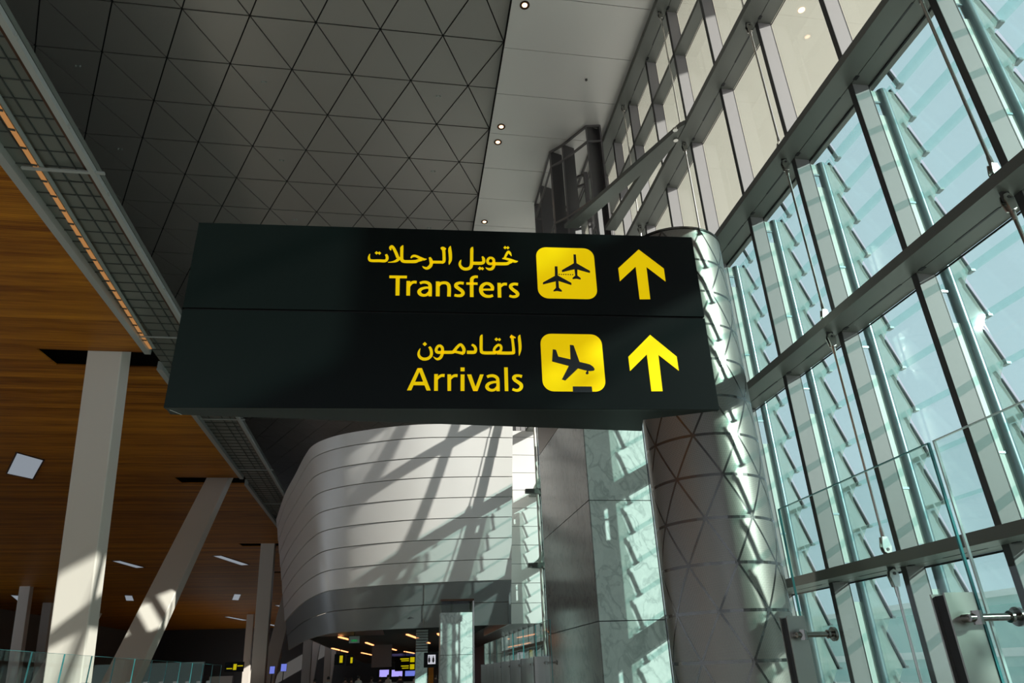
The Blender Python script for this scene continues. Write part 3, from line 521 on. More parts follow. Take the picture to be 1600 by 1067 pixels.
t = thing('directional_sign', 'large black hanging sign with yellow Transfers and Arrivals lettering, icons and arrows', 'sign', tuple(sp(0, -0.56)))
hw, hh = 1.4697, 0.5625
mb = MB(); spbox(mb, -hw, hw, 0.012, hh, 0, 0.03); up = mb.build('upper_panel', M['sign'], t, bevel=0.0015)
mb = MB(); spbox(mb, -hw, hw, -hh, 0.000, 0, 0.03); lo = mb.build('lower_panel', M['sign'], t, bevel=0.0015)
mb = MB(); spbox(mb, -hw+0.012, hw-0.012, -0.002, 0.014, 0.012, 0.03); mb.build('joint', M['sign_gap'], t)
zb = 2.876; zt = 3.99
plan = [(-1.228, 3.525), (-1.229, 3.601), (1.384, 3.728), (1.327, 3.53), (1.69, 3.362), (1.66, 3.36)]
mb = MB(); mb.prism([(x, y, zb) for x, y in plan], (0, 0, zt-zb)); mb.build('housing', M['sign'], t)
mb = MB(); mb.quad(*[sp(-hw-0.001, v, n) for v, n in ((-0.004, -0.001), (-0.004, 0.028), (0.016, 0.028), (0.016, -0.001))]); mb.build('end_clip', M['stainless'], t)
mb = MB().bar((-1.21, 3.52, 2.874), (-1.17, 3.592, 2.874), 0.006, 0.004); mb.build('edge_strip', M['stainless'], t)
def icon(panel, v1, name):
    mb = MB(); flat_shape(mb, rrect(489, v1-346, 840, v1, 62), 0, 0.002); return mb.build(name, M['yellow'], panel)
icon(up, 458, 'transfer_icon'); glyphs('aircraft_print', 'pl1', M['black_print'], up, -0.002, 0.0012)
icon(lo, -115, 'arrival_icon'); glyphs('aircraft_print', 'pl2', M['black_print'], lo, -0.002, 0.0012)
glyphs('arabic_lettering', 'ar1', M['yellow'], up); glyphs('latin_lettering', 'la1', M['yellow'], up); glyphs('arrow', 'aw1', M['yellow'], up)
glyphs('arabic_lettering', 'ar2', M['yellow'], lo); glyphs('latin_lettering', 'la2', M['yellow'], lo); glyphs('arrow', 'aw2', M['yellow'], lo)

# ================================================================== ROUND COLUMN
CX, CY, CR, CT = 5.72, 12.23, 1.065, 9.92
t = thing('round_column', 'round column clad in perforated stainless steel with triangle pattern', 'column', (CX, CY, -6), kind='thing')
def cyl(z0, z1, r, n=96, uvs=True):
    mb = MB(); mb.uv = []
    for zz in (z0, z1):
        for k in range(n+1):
            a = 2*math.pi*k/n; mb.v.append((CX+r*math.cos(a), CY+r*math.sin(a), zz)); mb.uv.append((a*r, zz))
    for k in range(n): mb.f.append((k, k+1, n+2+k, n+1+k))
    return mb
joints = [-6, -2.0, 1.66, 5.41, 9.16, CT]
rows = 0.732
for a, b in zip(joints, joints[1:]): cyl(a+0.012, b-0.012, CR).build('shell', M['perf'], t, smooth=True)
cyl(-6, CT-0.03, CR-0.025).build('core', M['dark_seal'], t, smooth=True)
mb = MB().tube([(CX, CY, CT), (CX, CY, CT+0.05)], CR+0.01, 96); mb.build('top_ring', M['band'], t)
def onc(a, z, r=CR+0.002): return Vector((CX+r*math.cos(a), CY+r*math.sin(a), z))
def cband(mb, a0, z0, a1, z1, wd=0.055, th=0.006):
    n = 10; L = []
    ds = Vector(((a1-a0)*CR, z1-z0)); ds.normalize(); nx, nz = -ds.y*wd/2, ds.x*wd/2
    b = len(mb.v)
    for i in range(n+1):
        f = i/n; a = a0+(a1-a0)*f; z = z0+(z1-z0)*f
        for s in (-1, 1): mb.v.append(tuple(onc(a+s*nx/CR, z+s*nz)))
    for i in range(n): mb.f.append((b+2*i, b+2*i+1, b+2*i+3, b+2*i+2))
NT = 8; da = 2*math.pi/NT
zs = [1.66-0.75*4+0.75*k for k in range(0, 16)]
A0 = math.radians(-99)
hb = MB(); db = MB()
for i, z in enumerate(zs):
    if z > CT-0.1: break
    off = (i % 2)*da/2
    rb = MB(); n_ = 64
    for k in range(n_):
        a0, a1 = 2*math.pi*k/n_, 2*math.pi*(k+1)/n_
        rb.quad(onc(a0, z-.025), onc(a1, z-.025), onc(a1, z+.025), onc(a0, z+.025))
    bm_ = rb.build('ring_band', M['band'], t, smooth=True)
    for k in range(NT):
        a = A0+k*da+off
        z2 = min(zs[i+1] if i+1 < len(zs) else z, CT)
        fr = (z2-z)/0.75
        if fr > 0.05:
            cband(db, a, z, a+da/2*fr, z2, 0.036); cband(db, a, z, a-da/2*fr, z2, 0.036)
db.build('diagonal_lattice', M['band'], t, smooth=True)

# ================================================================== MARBLE LIFT SHAFT with steel frame above
PXL, PXR, PYF, PYB, PT = 5.25, 7.08, 19.05, 25.4, 14.75
t = thing('lift_shaft', 'tall square lift shaft clad in veined pale green marble', 'lift shaft', (6.2, 22, -6), kind='thing')
zj = [-6, -3.66, -0.44, 2.78, 6.0, 9.22, 12.44, PT]
for a, b in zip(zj, zj[1:]):
    MB().box(PXL, PXR, PYF-0.03, PYF, a+0.012, b-0.012).build('marble_front', M['marble'], t)
    o = MB().prism([(PXL-0.03, PYF-0.03, a+0.012), (PXL, PYF-0.03, a+0.012), (5.16, PYB, a+0.012), (5.13, PYB, a+0.012)], (0, 0, b-a-0.024)).build('marble_side', M['marble_shaded'] if a < 9 else M['cap'], t)
MB().prism([(PXL+0.01, PYF+0.005, -6), (PXR, PYF+0.005, -6), (PXR+0.08, PYB, -6), (5.19, PYB, -6)], (0, 0, PT+6-0.02)).build('core', M['dark_seal'], t)
MB().box(PXR+0.012, PXR+0.13, PYF-0.05, PYF+0.5, -6, PT).build('edge_trim', M['lilac'], t)

t = thing('open_steel_tower', 'dark open steel frame above the marble lift shaft touching the soffit', 'frame', (6.3, 22, PT))
FP = [(7.18, 19.98), (6.64, 20.07), (5.92, 21.25), (5.50, 21.72), (5.51, 23.95), (5.51, 25.3), (7.18, 25.3)]
cxx, cyy = 6.6, 23.0
for i, (x, y) in enumerate(FP):
    d = Vector((cxx-x, cyy-y, 0)).normalized()*0.34
    if i in (0, 1): d = Vector((0.0, 0.36, 0))
    MB().bar((x, y, PT), (x, y, ZS-0.02), 0.07, 0.05, up=(d.x, d.y, 0)).build('post', M['frame'], t)
    e = Vector((0.52, 0.18, 0)) if i not in (0, 6) else Vector((-0.1, 0.5, 0))
    MB().prism([(x, y, PT), (x+e.x, y+e.y, PT), (x+e.x, y+e.y, ZS-0.02), (x, y, ZS-0.02)], (0.02, -0.03, 0)).build('web', M['frame_web'], t)
for z in (ZS-0.06, 20.45, 17.6, PT+0.06):
    mb = MB()
    for (x0, y0), (x1, y1) in zip(FP, FP[1:]+FP[:1]): mb.bar((x0, y0, z), (x1, y1, z), 0.07, 0.09)
    mb.build('ring_beam', M['frame'], t)
for (x, y) in ((6.35, 22.0), (6.9, 21.6)):
    MB().bar((x, y, PT), (x, y, 20.2), 0.10, 0.16).build('inner_post', M['frame'], t)
MB().bar((6.35, 22.0, 19.6), (6.9, 21.6, 19.6), 0.08, 0.10).bar((6.35, 22.0, 20.1), (6.9, 21.6, 20.1), 0.08, 0.10).build('inner_rail', M['frame'], t)

# V shaped bracing plate from the beam to the shaft
t = thing('bracing_arm', 'V shaped grey steel bracing plate between glass wall beam and lift shaft', 'bracket', (7.4, 13.9, 15.45))
pl = [(7.48, 13.75), (7.37, 13.87), (5.14, 19.04), (5.62, 19.0), (6.91, 16.02), (6.60, 19.0), (6.98, 19.0), (7.30, 15.46), (7.48, 14.6)]
mb = MB()
for poly in ([pl[0], pl[1], pl[4], pl[7], pl[8]], [pl[1], pl[2], pl[3], pl[4]], [pl[4], pl[5], pl[6], pl[7]]): mb.prism([(x, y, 15.46) for x, y in poly], (0, 0, 0.16))
mb.build('plate', M['steel_paint'], t)
MB().tube([(7.25, 13.95, 15.40), (7.25, 13.95, 15.47)], 0.07, 16).tube([(7.42, 14.35, 15.40), (7.42, 14.35, 15.47)], 0.07, 16).build('bolt', M['stainless'], t)

# ================================================================== CURVED WHITE PAVILION
BT = [(5.45,35.6),(3.9,35.85),(2.31,36.15),(0.41,36.65),(-1.4,37.4),(-2.86,38.3),(-3.91,39.4),(-4.9,41.97),(-6.08,46.26),(-7.45,52.5),(-9.0,60.0)]
TP = [(5.53,34.08),(3.9,34.06),(2.3,34.1),(0.3,34.38),(-1.93,35.24),(-3.81,36.42),(-5.1,38.0),(-5.85,40.1),(-6.92,44.2),(-8.46,50.1),(-10.3,58.5)]
def crs(pts, n): 
    q = smooth_path([(a, b, 0) for a, b in pts], n); return [(p.x, p.y) for p in q]
BTs, TPs = crs(BT, 8), crs(TP, 8)
def drum(i, z, inset=0.0):
    f = (z-5.85)/7.66; x = BTs[i][0]+(TPs[i][0]-BTs[i][0])*f; y = BTs[i][1]+(TPs[i][1]-BTs[i][1])*f
    j0, j1 = max(i-1, 0), min(i+1, len(BTs)-1); tx, ty = BTs[j1][0]-BTs[j0][0], BTs[j1][1]-BTs[j0][1]; L = math.hypot(tx, ty)
    nx, ny = ty/L, -tx/L    # inward normal (towards +x/+y)
    if nx*0.3+ny < 0: nx, ny = -nx, -ny
    return (x+nx*inset, y+ny*inset, z)
t = thing('curved_pavilion', 'large curved white clad pavilion with horizontal seams and sun shadows', 'pavilion', (0, 40, 3.6), kind='thing')
zr = [5.85, 6.84, 7.85, 8.855, 9.845, 10.85, 11.84, 12.83, 13.51]
N = len(BTs)
for r, (a, b) in enumerate(zip(zr, zr[1:])):
    mb = MB()
    for i in range(N):
        mb.v += [drum(i, a+0.0, 0.0), drum(i, b-0.032, 0.035 if b < 13.4 else 0), drum(i, b-0.032, 0.16), drum(i, a, 0.16)]
    for i in range(N-1):
        for k in range(4): j = (k+1) % 4; mb.f.append((i*4+k, (i+1)*4+k, (i+1)*4+j, i*4+j))
    mb.f.append((0, 1, 2, 3)); mb.f.append(tuple((N-1)*4+k for k in (3, 2, 1, 0)))
    mb.build('cladding_row', M['drum'], t, smooth=True)
mb = MB()
for i in range(N): mb.v += [drum(i, 5.88, 0.13), drum(i, 13.45, 0.13)]
for i in range(N-1): mb.f.append((2*i, 2*i+1, 2*i+3, 2*i+2))
mb.build('backing', M['drum_fascia'], t, smooth=True)
MB().prism([drum(i, 13.4, 0.1) for i in range(N)]+[(5.3, 58.5, 13.4)], (0, 0, 0.1)).build('roof', M['drum_fascia'], t)
MB().prism([(5.33, 35.7, 5.9), (5.33, 34.2, 13.4), (5.33, 58, 13.4), (5.33, 58, 5.9)], (0.1, 0, 0)).build('end_wall', M['drum'], t)
for a, b, ins in ((3.80, 4.82, 0.12), (4.85, 5.84, 0.09)):
    mb = MB()
    for i in range(N): mb.v += [drum(i, a, ins), drum(i, b, ins), drum(i, b, ins+0.1), drum(i, a, ins+0.1)]
    for i in range(N-1):
        for k in range(4): j = (k+1) % 4; mb.f.append((i*4+k, (i+1)*4+k, (i+1)*4+j, i*4+j))
    mb.f.append((0, 1, 2, 3)); mb.build('fascia', M['drum_fascia'], t, smooth=True)
for (i, a, b) in ((21, 3.80, 5.82),):
    p0, p1 = drum(i, a, 0.085), drum(i, b, 0.07); MB().bar(p0, p1, 0.02, 0.02).build('fascia_strip', M['stainless'], t)
MB().box(5.3, 5.42, 35.85, 47, 3.80, 5.82).build('fascia_end', M['drum_fascia'], t)
# dark gallery ceiling under it, with slats and orange lights
t = thing('gallery_ceiling', 'dark slatted ceiling under the curved white pavilion', 'ceiling', (0, 60, 4.2), kind='structure')
MB().prism([(5.25, 36.2, 4.25), (0.5, 37.2, 4.25), (-2.5, 38.8, 4.25), (-4.1, 41.6, 4.25), (-6.4, 49.5, 4.25), (-6.4, 150, 4.25), (8.2, 150, 4.25), (8.2, 42, 4.25), (5.25, 42, 4.25)], (0, 0, 0.1)).build('panel', M['gallery'], t)
mb = MB()
for k in range(60): mb.box(-6.2 if k > 14 else -1.0, 5.2, 38.2+k*0.9, 38.26+k*0.9, 4.19, 4.25)
mb.build('slats', M['darkgrey'], t)
lamps = [(-3.98,50.7,-3.11,58.4),(-2.59,59.8,-2.2,64.8),(-1.40,68.0,-0.29,78.4),(0.60,83.0,1.81,90.6),(-5.96,69.0,-5.30,79.9),(-4.01,83.1,-3.11,93.4),(-2.50,96.8,-1.97,103.4),(0.49,49.7,1.59,57.0),(1.99,60.3,2.55,64.0),(2.55,49.8,2.75,51.6)]
for k, (x0, y0, x1, y1) in enumerate(lamps):
    o = MB().bar((x0, y0, 4.155), (x1, y1, 4.155), 0.16, 0.07).build('linear_light', M['lamp_orange'], origin=((x0+x1)/2, (y0+y1)/2, 4.14))
    tag(o, f'orange linear light under the curved pavilion, {ORD[k]} in line from the left front', 'light', 'orange linear lights')

# white panelled wall behind
t = thing('panelled_wall', 'bright white horizontally panelled wall behind the curved pavilion', 'wall', (7, 40, 4.2), kind='structure')
zz = [4.1, 5.2, 6.28, 7.35, 8.415, 9.505, 10.59, 11.69, 12.77, 13.9, 15.07, 15.5]
for a, b in zip(zz, zz[1:]): MB().box(5.5, 8.2, 41-0.03, 41, a+0.015, b-0.015).build('panel', M['drum'], t)
MB().box(5.5, 8.25, 41.01, 41.3, 4.1, 15.45).build('backing', M['drum_fascia'], t)

# ================================================================== SLANTED COLUMNS (pairs forming a V)
def leg(parent, name, ytop, yfoot, x0, x1, dpt=1.14):
    # ytop: Y of the front face at the timber ceiling, yfoot: at the floor
    k = (yfoot-ytop)/ZT; zt = ZT+1.0; y = lambda z: ytop+(ZT-z)*k
    MB().prism([(x0, y(0), 0), (x0, y(zt), zt), (x0, y(zt)+dpt, zt), (x0, y(0)+dpt*1.05, 0)], (x1-x0, 0, 0)).build(name, M['white_leg'], parent, bevel=0.05)
vc = [(31.27, 0.0, 'nearest'), (82.5, -1.02, 'second'), (134.3, -2.0, 'third'), (185.0, -3.0, 'fourth')]
for y0, dx, nm in vc:
    t = thing('slanted_column', f'{nm} pair of warm white slanted columns joined as a V under the timber ceiling', 'column', (-14.1+dx, y0+7, 0), 'slanted columns in the main row', 'thing')
    leg(t, 'front_leg', y0, y0+4.05, -14.85+dx, -13.35+dx)
    leg(t, 'rear_leg', y0+22.7, y0+8.6, -14.97+dx, -13.35+dx)
for k, (x, y0) in enumerate(((-56, 118), (-63, 142), (-34, 175))):
    t = thing('slanted_column', ['distant grey slanted V column at far left behind the glass balustrade', 'more distant slanted V column deep in the hall', 'most distant slanted V column in the dark centre of the hall'][k], 'column', (x, y0, 0), 'slanted columns in the back row', 'thing')
    leg(t, 'front_leg', y0, y0+4, x-0.75, x+0.75); leg(t, 'rear_leg', y0+22.7, y0+8.6, x-0.75, x+0.75)

# recessed light panels in the timber ceiling
lp4 = [((-16.87,31.82),(-16.26,32.98),(-18.2,36.4),(-18.92,35.36)), ((-15.3,60.5),(-14.6,60.4),(-13.35,65.6),(-14.1,65.9)), ((-23.7,62.7),(-23.0,62.6),(-22.3,66.5),(-23.1,66.8)),
       ((-19.3,88.5),(-18.6,88.9),(-20.2,95.5),(-20.9,95.0)), ((-27.2,120),(-26.4,120),(-25,128),(-26,128)), ((-31.1,88),(-30.4,88.4),(-32,94),(-32.8,93.6)), ((-42,86),(-41,87),(-43,93),(-44,92)),
       ((-17.0,103),(-16.2,103),(-15.2,109),(-16,109)), ((-14.5,112),(-13.8,112),(-15,119),(-15.8,119)), ((-24,138),(-23,138),(-21.6,147),(-22.6,147))]
wl = ['large square light panel in the timber ceiling left of the nearest white column','long light panel in the timber ceiling between the second white column and the strip','small light panel just beside the nearest slanted column','light panel left of the grey second column pair','faint light panel deep in the timber ceiling, second row','light panel seen between the nearest legs','faint light panel at the far left over the grey column','faint narrow light panel before the far wall','faint slanted light panel before the far wall','last faint light panel against the far wall']
for q, lab in zip(lp4, wl):
    q = [(x*1.5, y*1.5) for x, y in q]
    c = (sum(p[0] for p in q)/4, sum(p[1] for p in q)/4, ZT)
    o = MB().prism([(x, y, ZT-0.03) for x, y in q], (0, 0, 0.04)).build('ceiling_light', M['lamp_dim'], origin=c); tag(o, lab, 'light', 'light panels in the timber ceiling')
    mb = MB()
    for a, b in zip(q, q[1:]+q[:1]): mb.bar((*a, ZT-0.035), (*b, ZT-0.035), 0.10, 0.05)
    f = mb.build('trim_frame', M['cap'], None, origin=c); f.parent = o; f.location = (0, 0, 0)

# round downlights in the soffit
dl = [((3.29,14.96),'round warm downlight alone at the near end of the soffit'),((3.27,20.53),'round warm downlight, upper of the close pair in the soffit'),((3.25,21.42),'round warm downlight, lower of the close pair in the soffit'),((3.32,26.95),'small round downlight in the soffit just above the sign')]
for (x, y), lab in dl:
    t = thing('downlight', lab, 'light', (x, y, ZS), 'round downlights in the soffit')
    MB().tube([(x, y, ZS-0.006), (x, y, ZS)], 0.085, 24).build('lens', M['lamp_warm'], t)
    mb = MB()
    for k in range(24):
        a0, a1 = 2*math.pi*k/24, 2*math.pi*(k+1)/24
        c = lambda a, r, z: (x+r*math.cos(a), y+r*math.sin(a), z)
        b = len(mb.v); mb.v += [c(a0,.09,ZS-.012), c(a1,.09,ZS-.012), c(a1,.165,ZS-.012), c(a0,.165,ZS-.012), c(a0,.09,ZS), c(a1,.09,ZS), c(a1,.165,ZS), c(a0,.165,ZS)]
        mb.f += [tuple(b+i for i in q) for q in ((0,1,2,3),(0,4,5,1),(3,2,6,7))]
    mb.build('bezel', M['cap'], t)
    pl_ = bpy.data.lights.new('downlight_lamp', 'SPOT'); pl_.energy = 25; pl_.color = (1.0,0.72,0.5); pl_.spot_size = 1.6; pl_.shadow_soft_size = 0.1
    lo_ = bpy.data.objects.new('lamp', pl_); COL.objects.link(lo_); lo_.parent = t; lo_.location = (0, 0, -0.03)
tag(MB().tube([(6.07,17.76,ZS-0.05),(6.07,17.76,ZS)], 0.045, 12).build('smoke_detector', M['darkgrey'], origin=(6.07,17.76,ZS)), 'tiny dark detector on the pale soffit beside the steel frame', 'detector')
for k, (x, y) in enumerate(((-12.05,19.5),(-5.7,19.47),(0.7,19.4),(-12.1,23.8),(-5.7,23.77),(0.7,23.75),(-5.7,15.2),(0.7,15.2),(0.7,28.0),(-5.7,28.0))):
    o = MB().tube([(x-0.07,y,ZC-0.07),(x-0.07,y,ZC)], 0.025, 8).tube([(x+0.07,y,ZC-0.07),(x+0.07,y,ZC)], 0.025, 8).box(x-0.1,x+0.1,y-0.03,y+0.03,ZC-0.012,ZC).build('ceiling_sprinkler', M['track'], origin=(x, y, ZC))
    tag(o, f'tiny twin sprinkler on the triangular ceiling, {ORD[k]} of those in rows', 'sprinkler', 'sprinklers on the metal ceiling')

# ================================================================== GLASS BALUSTRADES
def post(parent, x0, x1, y, zt=1.915):
    p = MB().box(x0, x1, y, y+0.012, 0, zt).build('post', M['brushed'], parent)
    MB().box(x0, x1, y+0.10, y+0.112, 0, zt).build('rear_plate', M['brushed'], p)
    MB().box(x0+0.02, x0+0.04, y+0.013, y+0.10, 0, zt-0.01).build('spacer', M['dark_seal'], p)
    z = 1.785; cx = x1-0.10
    mb = MB().tube([(cx-0.02, y-0.06, z), (x1+0.17, y-0.06, z)], 0.019, 16).tube([(cx, y-0.06, z), (cx, y, z)], 0.022, 16)
    mb.tube([(cx+0.03, y-0.06, z-0.034), (cx+0.03, y-0.06, z+0.034)], 0.026, 16).build('clamp', M['clamp'], p, smooth=True)
    MB().tube([(x1+0.155, y-0.06, z), (x1+0.175, y-0.06, z)], 0.048, 24).tube([(x1+0.115, y-0.06, z), (x1+0.13, y-0.06, z)], 0.03, 24).build('disc', M['clamp'], p, smooth=True)
    return p
def panel(name, lab, x, y0, y1, z0, z1, grp, posts=(), cat='balustrade'):
    t = thing(name, lab, cat, (x, (y0+y1)/2, 0), grp)
    MB().box(x, x+0.003, y0+0.012, y1-0.012, z0, z1-0.008).build('pane', M['balglass'], t)
    mb = MB().box(x-0.006, x+0.009, y0, y0+0.012, z0, z1).box(x-0.006, x+0.009, y1-0.012, y1, z0, z1).box(x-0.007, x+0.010, y0+0.012, y1-0.012, z1-0.006, z1)
    mb.build('glass_edge', M['glassedge'] if y1 != 3.435 else M['glassedge_highlight'], t); return t
t = panel('glass_balustrade', 'nearest clear glass balustrade panel at the right edge', 3.05, 0.9, 3.435, 0.02, 2.75, 'glass balustrade in front of the glass wall')
t = panel('glass_balustrade', 'clear glass balustrade panel ending beside the round column', 3.05, 3.47, 5.27, 0.02, 2.75, 'glass balustrade in front of the glass wall')
post(t, 2.846, 3.019, 3.45); post(t, 2.79, 2.93, 5.0)
for k in range(7):
    y = 15.1+k*1.75
    t = panel('glass_balustrade', f'distant glass balustrade panel left of the lift shaft, {ORD[k]} from the shaft', 3.10, y, y+1.7, 0.02, 2.6, 'far glass balustrade left of the shaft')
    post(t, 2.88, 3.20, y+0.8)
for k in range(14):
    y = 11.5+k*1.47
    t = panel('glass_balustrade', f'glass balustrade panel before the slanted columns, {ORD[k]} from the viewer', -7.1, y, y+1.45, 0.02, 2.28, 'left glass balustrade')
    MB().box(-7.3, -7.13, y+0.2, y+0.215, 0, 1.72).build('post', M['brushed'], t)

# small marble pier with glass and bronze head, standing before the pavilion
t = thing('marble_pier', 'square pale marble pier with glazed bronze head before the curved pavilion', 'pier', (2.4, 31.5, 0), kind='thing')
for a, b in ((0, 0.82), (0.82, 2.37), (2.37, 4.01)): MB().box(1.69, 3.03, 31, 32.1, a+0.008, b-0.008).build('marble_block', M['marble'], t)
MB().box(1.71, 3.01, 31.02, 32.08, 4.01, 4.46).build('glazed_head', glass('pier_glass', (0.55,0.60,0.52)), t)
MB().box(1.67, 3.10, 30.98, 32.12, 4.46, 4.54).build('cap', M['cap'], t)
MB().box(3.045, 3.10, 30.98, 31.0, 0, 4.46).build('edge_trim', M['stainless'], t)
t = thing('gallery_pier', 'pale marble pier under the dark gallery ceiling behind the toilet sign', 'pier', (1.3, 45, 0), kind='thing')
MB().box(1.0, 1.7, 45, 45.7, 0, 2.95).build('marble_block', M['marble'], t); 
mb = MB()
for k in range(8): mb.box(1.0, 1.7, 45, 45.7, 3.0+k*0.15, 3.1+k*0.15)
mb.build('louvred_head', M['track'], t)
# steel pole with clamps beside the lift shaft
t = thing('steel_pole', 'slender white steel pole with two dark clamps beside the lift shaft', 'pole', (5.5, 28, 0), kind='thing')
MB().tube([(5.50, 28, 0), (5.50, 28, 16)], 0.055, 12).build('pole', M['white_leg'], t, smooth=True)
MB().tube([(5.62, 28.1, 0), (5.62, 28.1, 16)], 0.03, 8).build('cable_pipe', M['darkgrey'], t)
for z in (8.43, 5.45):
    MB().prism([(4.98, 27.9, z-0.06), (5.75, 27.9, z-0.12), (5.75, 27.9, z+0.12), (4.98, 27.9, z+0.1)], (0, 0.2, 0)).build('clamp', M['steel_paint'], t)
    MB().tube([(5.45, 27.95, z+0.15), (5.68, 27.95, z+0.65)], [0.12, 0.05], 12).build('cone', M['fin'], t, smooth=True)

# ================================================================== SMALL SIGNS, SCREENS AND PEOPLE UNDER THE PAVILION
def hang_sign(name, lab, x0, x1, y, z0, z1, ztop, icons):
    t = thing(name, lab, 'sign', ((x0+x1)/2, y, z0))
    MB().box(x0, x1, y, y+0.15, z0, z1).build('board', M['sign'], t, bevel=0.01)
    MB().box((x0+x1)/2-0.03, (x0+x1)/2+0.03, y+0.05, y+0.1, z1, ztop).build('hanger', M['darkgrey'], t)
    for (a, b, c, d, mm) in icons:
        L = MB().box(x0+(x1-x0)*a, x0+(x1-x0)*b, y-0.012, y-0.002, z0+(z1-z0)*c, z0+(z1-z0)*d).build('pictogram', M[mm], t)
    return t
t = hang_sign('toilet_sign', 'black square hanging sign with white restroom pictogram', 0.99, 1.55, 30, 1.92, 2.46, 2.5, [(0.28, 0.82, 0.22, 0.84, 'white_sign')])
mb = MB()
for cx_ in (1.20, 1.36):
    mb.tube([(cx_, 29.984, 2.31), (cx_, 29.98, 2.31)], 0.022, 12).prism([(cx_-0.03, 29.984, 2.28), (cx_+0.03, 29.984, 2.28), (cx_+0.045, 29.984, 2.16), (cx_+0.02, 29.984, 2.09), (cx_-0.02, 29.984, 2.09), (cx_-0.045, 29.984, 2.16)], (0, -0.004, 0))
mb.box(1.275, 1.283, 29.978, 29.984, 2.09, 2.33); mb.build('figures', M['sign_gap'], t)
tag(MB().box(1.18, 1.38, 30.0, 30.15, 0, 1.915).build('wooden_post', M['wood'], origin=(1.28, 30.07, 0)), 'narrow brown wooden post below the restroom sign', 'post', kind='thing')
hang_sign('gate_sign', 'tiny distant black sign with two yellow icons and text lines', -0.35, 1.75, 80, 2.2, 3.6, 4.26, [(0.74,0.96,0.58,0.92,'yellow_glow'),(0.74,0.96,0.1,0.44,'yellow_glow'),(0.25,0.68,0.78,0.86,'yellow_glow'),(0.3,0.68,0.66,0.72,'yellow_glow'),(0.3,0.68,0.3,0.37,'yellow_glow'),(0.35,0.68,0.16,0.22,'yellow_glow')])
hang_sign('box_sign', 'distant dark box sign with yellow mark, left of a pair', -4.95, -4.15, 60, 2.62, 3.4, 4.26, [(0.5,0.8,0.2,0.85,'yellow_glow')])
hang_sign('box_sign', 'distant dark box sign with yellow mark, right of a pair', -4.05, -3.5, 60.5, 2.55, 3.3, 4.26, [(0.55,0.85,0.25,0.8,'yellow_glow')])
hang_sign('exit_sign', 'tiny green emergency exit sign under the gallery ceiling', -1.35, -0.85, 79, 3.6, 3.9, 4.26, [(0.1,0.9,0.15,0.85,'green_sign')])
hang_sign('exit_sign', 'pale green lit panel sign close under the pavilion edge', -3.05, -2.35, 46, 3.52, 3.98, 4.26, [(0.05,0.95,0.08,0.92,'track'),(0.25,0.75,0.25,0.5,'green_sign')])
hang_sign('information_sign', 'distant black sign with yellow icon left of the grey column pair', -15.2, -13.6, 70, 2.5, 3.3, 0.0, [(0.45,0.62,0.2,0.8,'yellow_glow'),(0.1,0.4,0.3,0.4,'yellow_glow'),(0.66,0.95,0.55,0.65,'yellow_glow')])
def screen(lab, x0, x1, y, z0, z1, mm):
    t = thing('display_screen', lab, 'screen', ((x0+x1)/2, y, z0)); MB().box(x0-0.04, x1+0.04, y+0.01, y+0.1, z0-0.04, z1+0.04).build('housing', M['darkgrey'], t)
    MB().box(x0, x1, y, y+0.009, z0, z1).build('display', M[mm], t); MB().box((x0+x1)/2-0.06, (x0+x1)/2+0.06, y+0.05, y+0.1, 0, z0-0.04).build('stand', M['darkgrey'], t)
screen('pale purple video screen far under the pavilion, left one', -2.6, -1.3, 109, 1.75, 2.65, 'screen')
screen('purple video screen far under the pavilion, middle one', -0.9, 0.6, 109, 1.75, 2.6, 'screen')
screen('blue video screen far under the pavilion, right one', 1.0, 2.5, 109, 1.75, 2.55, 'screen_blue')
screen('small blue screen left of the pavilion among the slanted columns', -17.5, -16.7, 118, 3.0, 4.0, 'screen_blue')
screen('small blue screen beside the second V column foot', -13.6, -13.1, 84, 2.4, 3.1, 'screen_blue')
o = MB().box(-26, -17, 70, 70.3, 0, 3.4).build('glass_partition', M['teal_wall'], origin=(-21, 70, 0)); tag(o, 'pale green glazed partition between the slanted columns in the distance', 'partition', kind='thing')
o = MB().box(-16.5, -14.5, 70.5, 70.8, 0, 2.2).build('white_counter', M['white_leg'], origin=(-15.5, 70.6, 0)); tag(o, 'white service counter beside the glazed partition', 'counter', kind='thing')
o = MB().box(-2.3, -0.6, 66, 66.3, 2.45, 4.26).build('grey_bulkhead', M['frame'], origin=(-1.5, 66, 2.4)); tag(o, 'dark grey bulkhead panel hanging under the gallery ceiling', 'panel', kind='thing')
o = MB().box(-4.1, 3.5, 70, 70.1, 0, 1.25).build('queue_barrier', M['track'], origin=(0, 70, 0)); tag(o, 'pale low barrier wall in front of the screens', 'barrier', kind='thing')

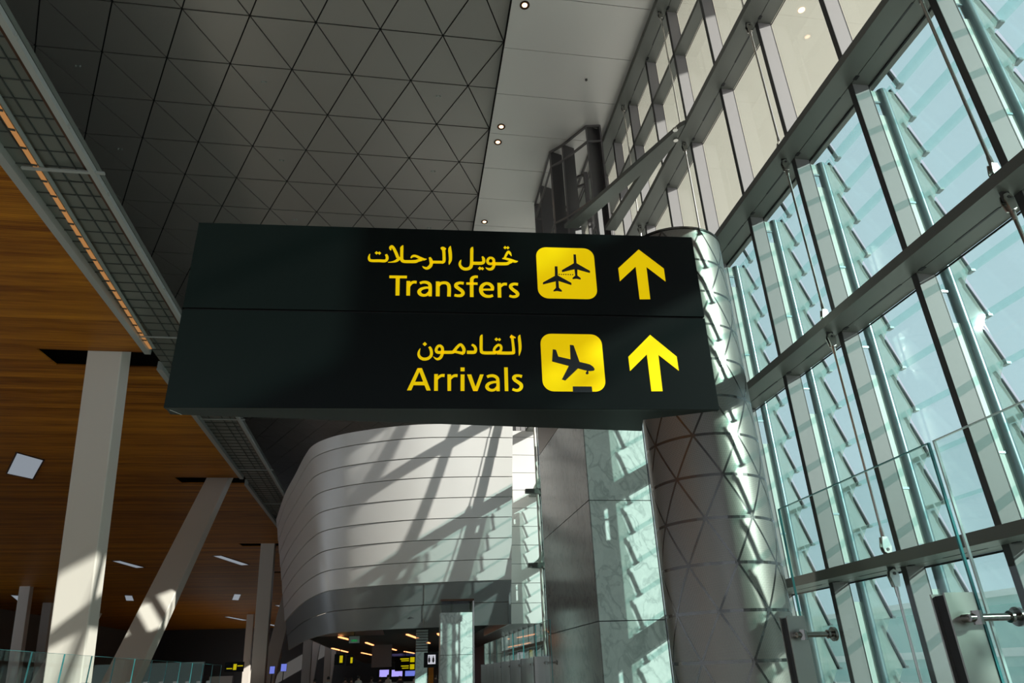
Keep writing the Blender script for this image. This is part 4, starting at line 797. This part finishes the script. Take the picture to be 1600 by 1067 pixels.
def person_mesh(seed, top, trousers):
    rnd = random.Random(seed); h = rnd.uniform(1.66, 1.80)/1.75; st = rnd.uniform(0.05, 0.16)
    J = {'pel': (0,0,.95,.15), 'sp': (0,0,1.15,.15), 'ch': (0,0,1.35,.165), 'nk': (0,0,1.50,.055), 'hd': (0,-.01,1.58,.085), 'tp': (0,0,1.68,.075)}
    E_ = [('pel','sp'),('sp','ch'),('ch','nk'),('nk','hd'),('hd','tp')]
    for s, n in ((1,'r'),(-1,'l')):
        J['sh'+n] = (s*.18,0,1.42,.06); J['el'+n] = (s*.23,.02,1.14,.042); J['wr'+n] = (s*.22,-.06,.90,.03); J['ha'+n] = (s*.21,-.09,.81,.035)
        J['hp'+n] = (s*.09,0,.88,.095); J['kn'+n] = (s*.10,-st*s*.5,.50,.062); J['an'+n] = (s*.10,st*s,.09,.042); J['to'+n] = (s*.11,st*s-.15,.04,.035)
        E_ += [('ch','sh'+n),('sh'+n,'el'+n),('el'+n,'wr'+n),('wr'+n,'ha'+n),('pel','hp'+n),('hp'+n,'kn'+n),('kn'+n,'an'+n),('an'+n,'to'+n)]
    K = list(J); me = bpy.data.meshes.new('person'); me.from_pydata([tuple(c*h for c in J[k][:3]) for k in K], [(K.index(a), K.index(b)) for a, b in E_], [])
    o = bpy.data.objects.new('tmp', me); COL.objects.link(o); mod = o.modifiers.new('s', 'SKIN'); mod.use_smooth_shade = True
    for i, k in enumerate(K): r = J[k][3]*h; me.skin_vertices[0].data[i].radius = (r, r*0.8)
    me.skin_vertices[0].data[0].use_root = True
    sb = o.modifiers.new('d', 'SUBSURF'); sb.levels = 1
    ev = o.evaluated_get(bpy.context.evaluated_depsgraph_get()); nm = bpy.data.meshes.new_from_object(ev); bpy.data.objects.remove(o)
    nm.materials.clear()
    for q in (M['skin'], top, trousers): nm.materials.append(q)
    for p in nm.polygons:
        z = p.center.z/h; x = abs(p.center.x); p.material_index = 0 if z > 1.49 or (z < 0.92 and x > 0.17 and z > 0.7) else (1 if z > 0.93 else 2)
    return nm, h
pm = [person_mesh(1, M['cloth_dark'], M['cloth_dark']), person_mesh(2, M['cloth_pale'], M['cloth_dark']), person_mesh(3, M['frame'], M['cloth_pale'])]
desc = ['dark clothes', 'a pale top', 'a grey top']
for k in range(13):
    x = -4.9+k*0.62+random.uniform(-.12, .12); y = 48+random.uniform(-3, 9); nm, h = pm[k % 3]
    if k == 9: x -= 0.5
    o = bpy.data.objects.new('person', nm); COL.objects.link(o); o.location = (x, y, 0); o.rotation_euler = (0, 0, random.uniform(0, 6.28))
    tag(o, f'small distant person in {desc[k%3]}, {ORD[k]} from the left in the crowd', 'person', 'people under the pavilion')
    hb_ = MB(); n = 10
    hb_.tube([(0, .012, 1.585*h), (0, .015, 1.64*h), (0, .012, 1.70*h), (0, .01, 1.745*h), (0, .01, 1.765*h)], [.083*h, .098*h, .093*h, .06*h, .01], 12)
    q = hb_.build('hair', M['hair'], None, smooth=True); q.parent = o
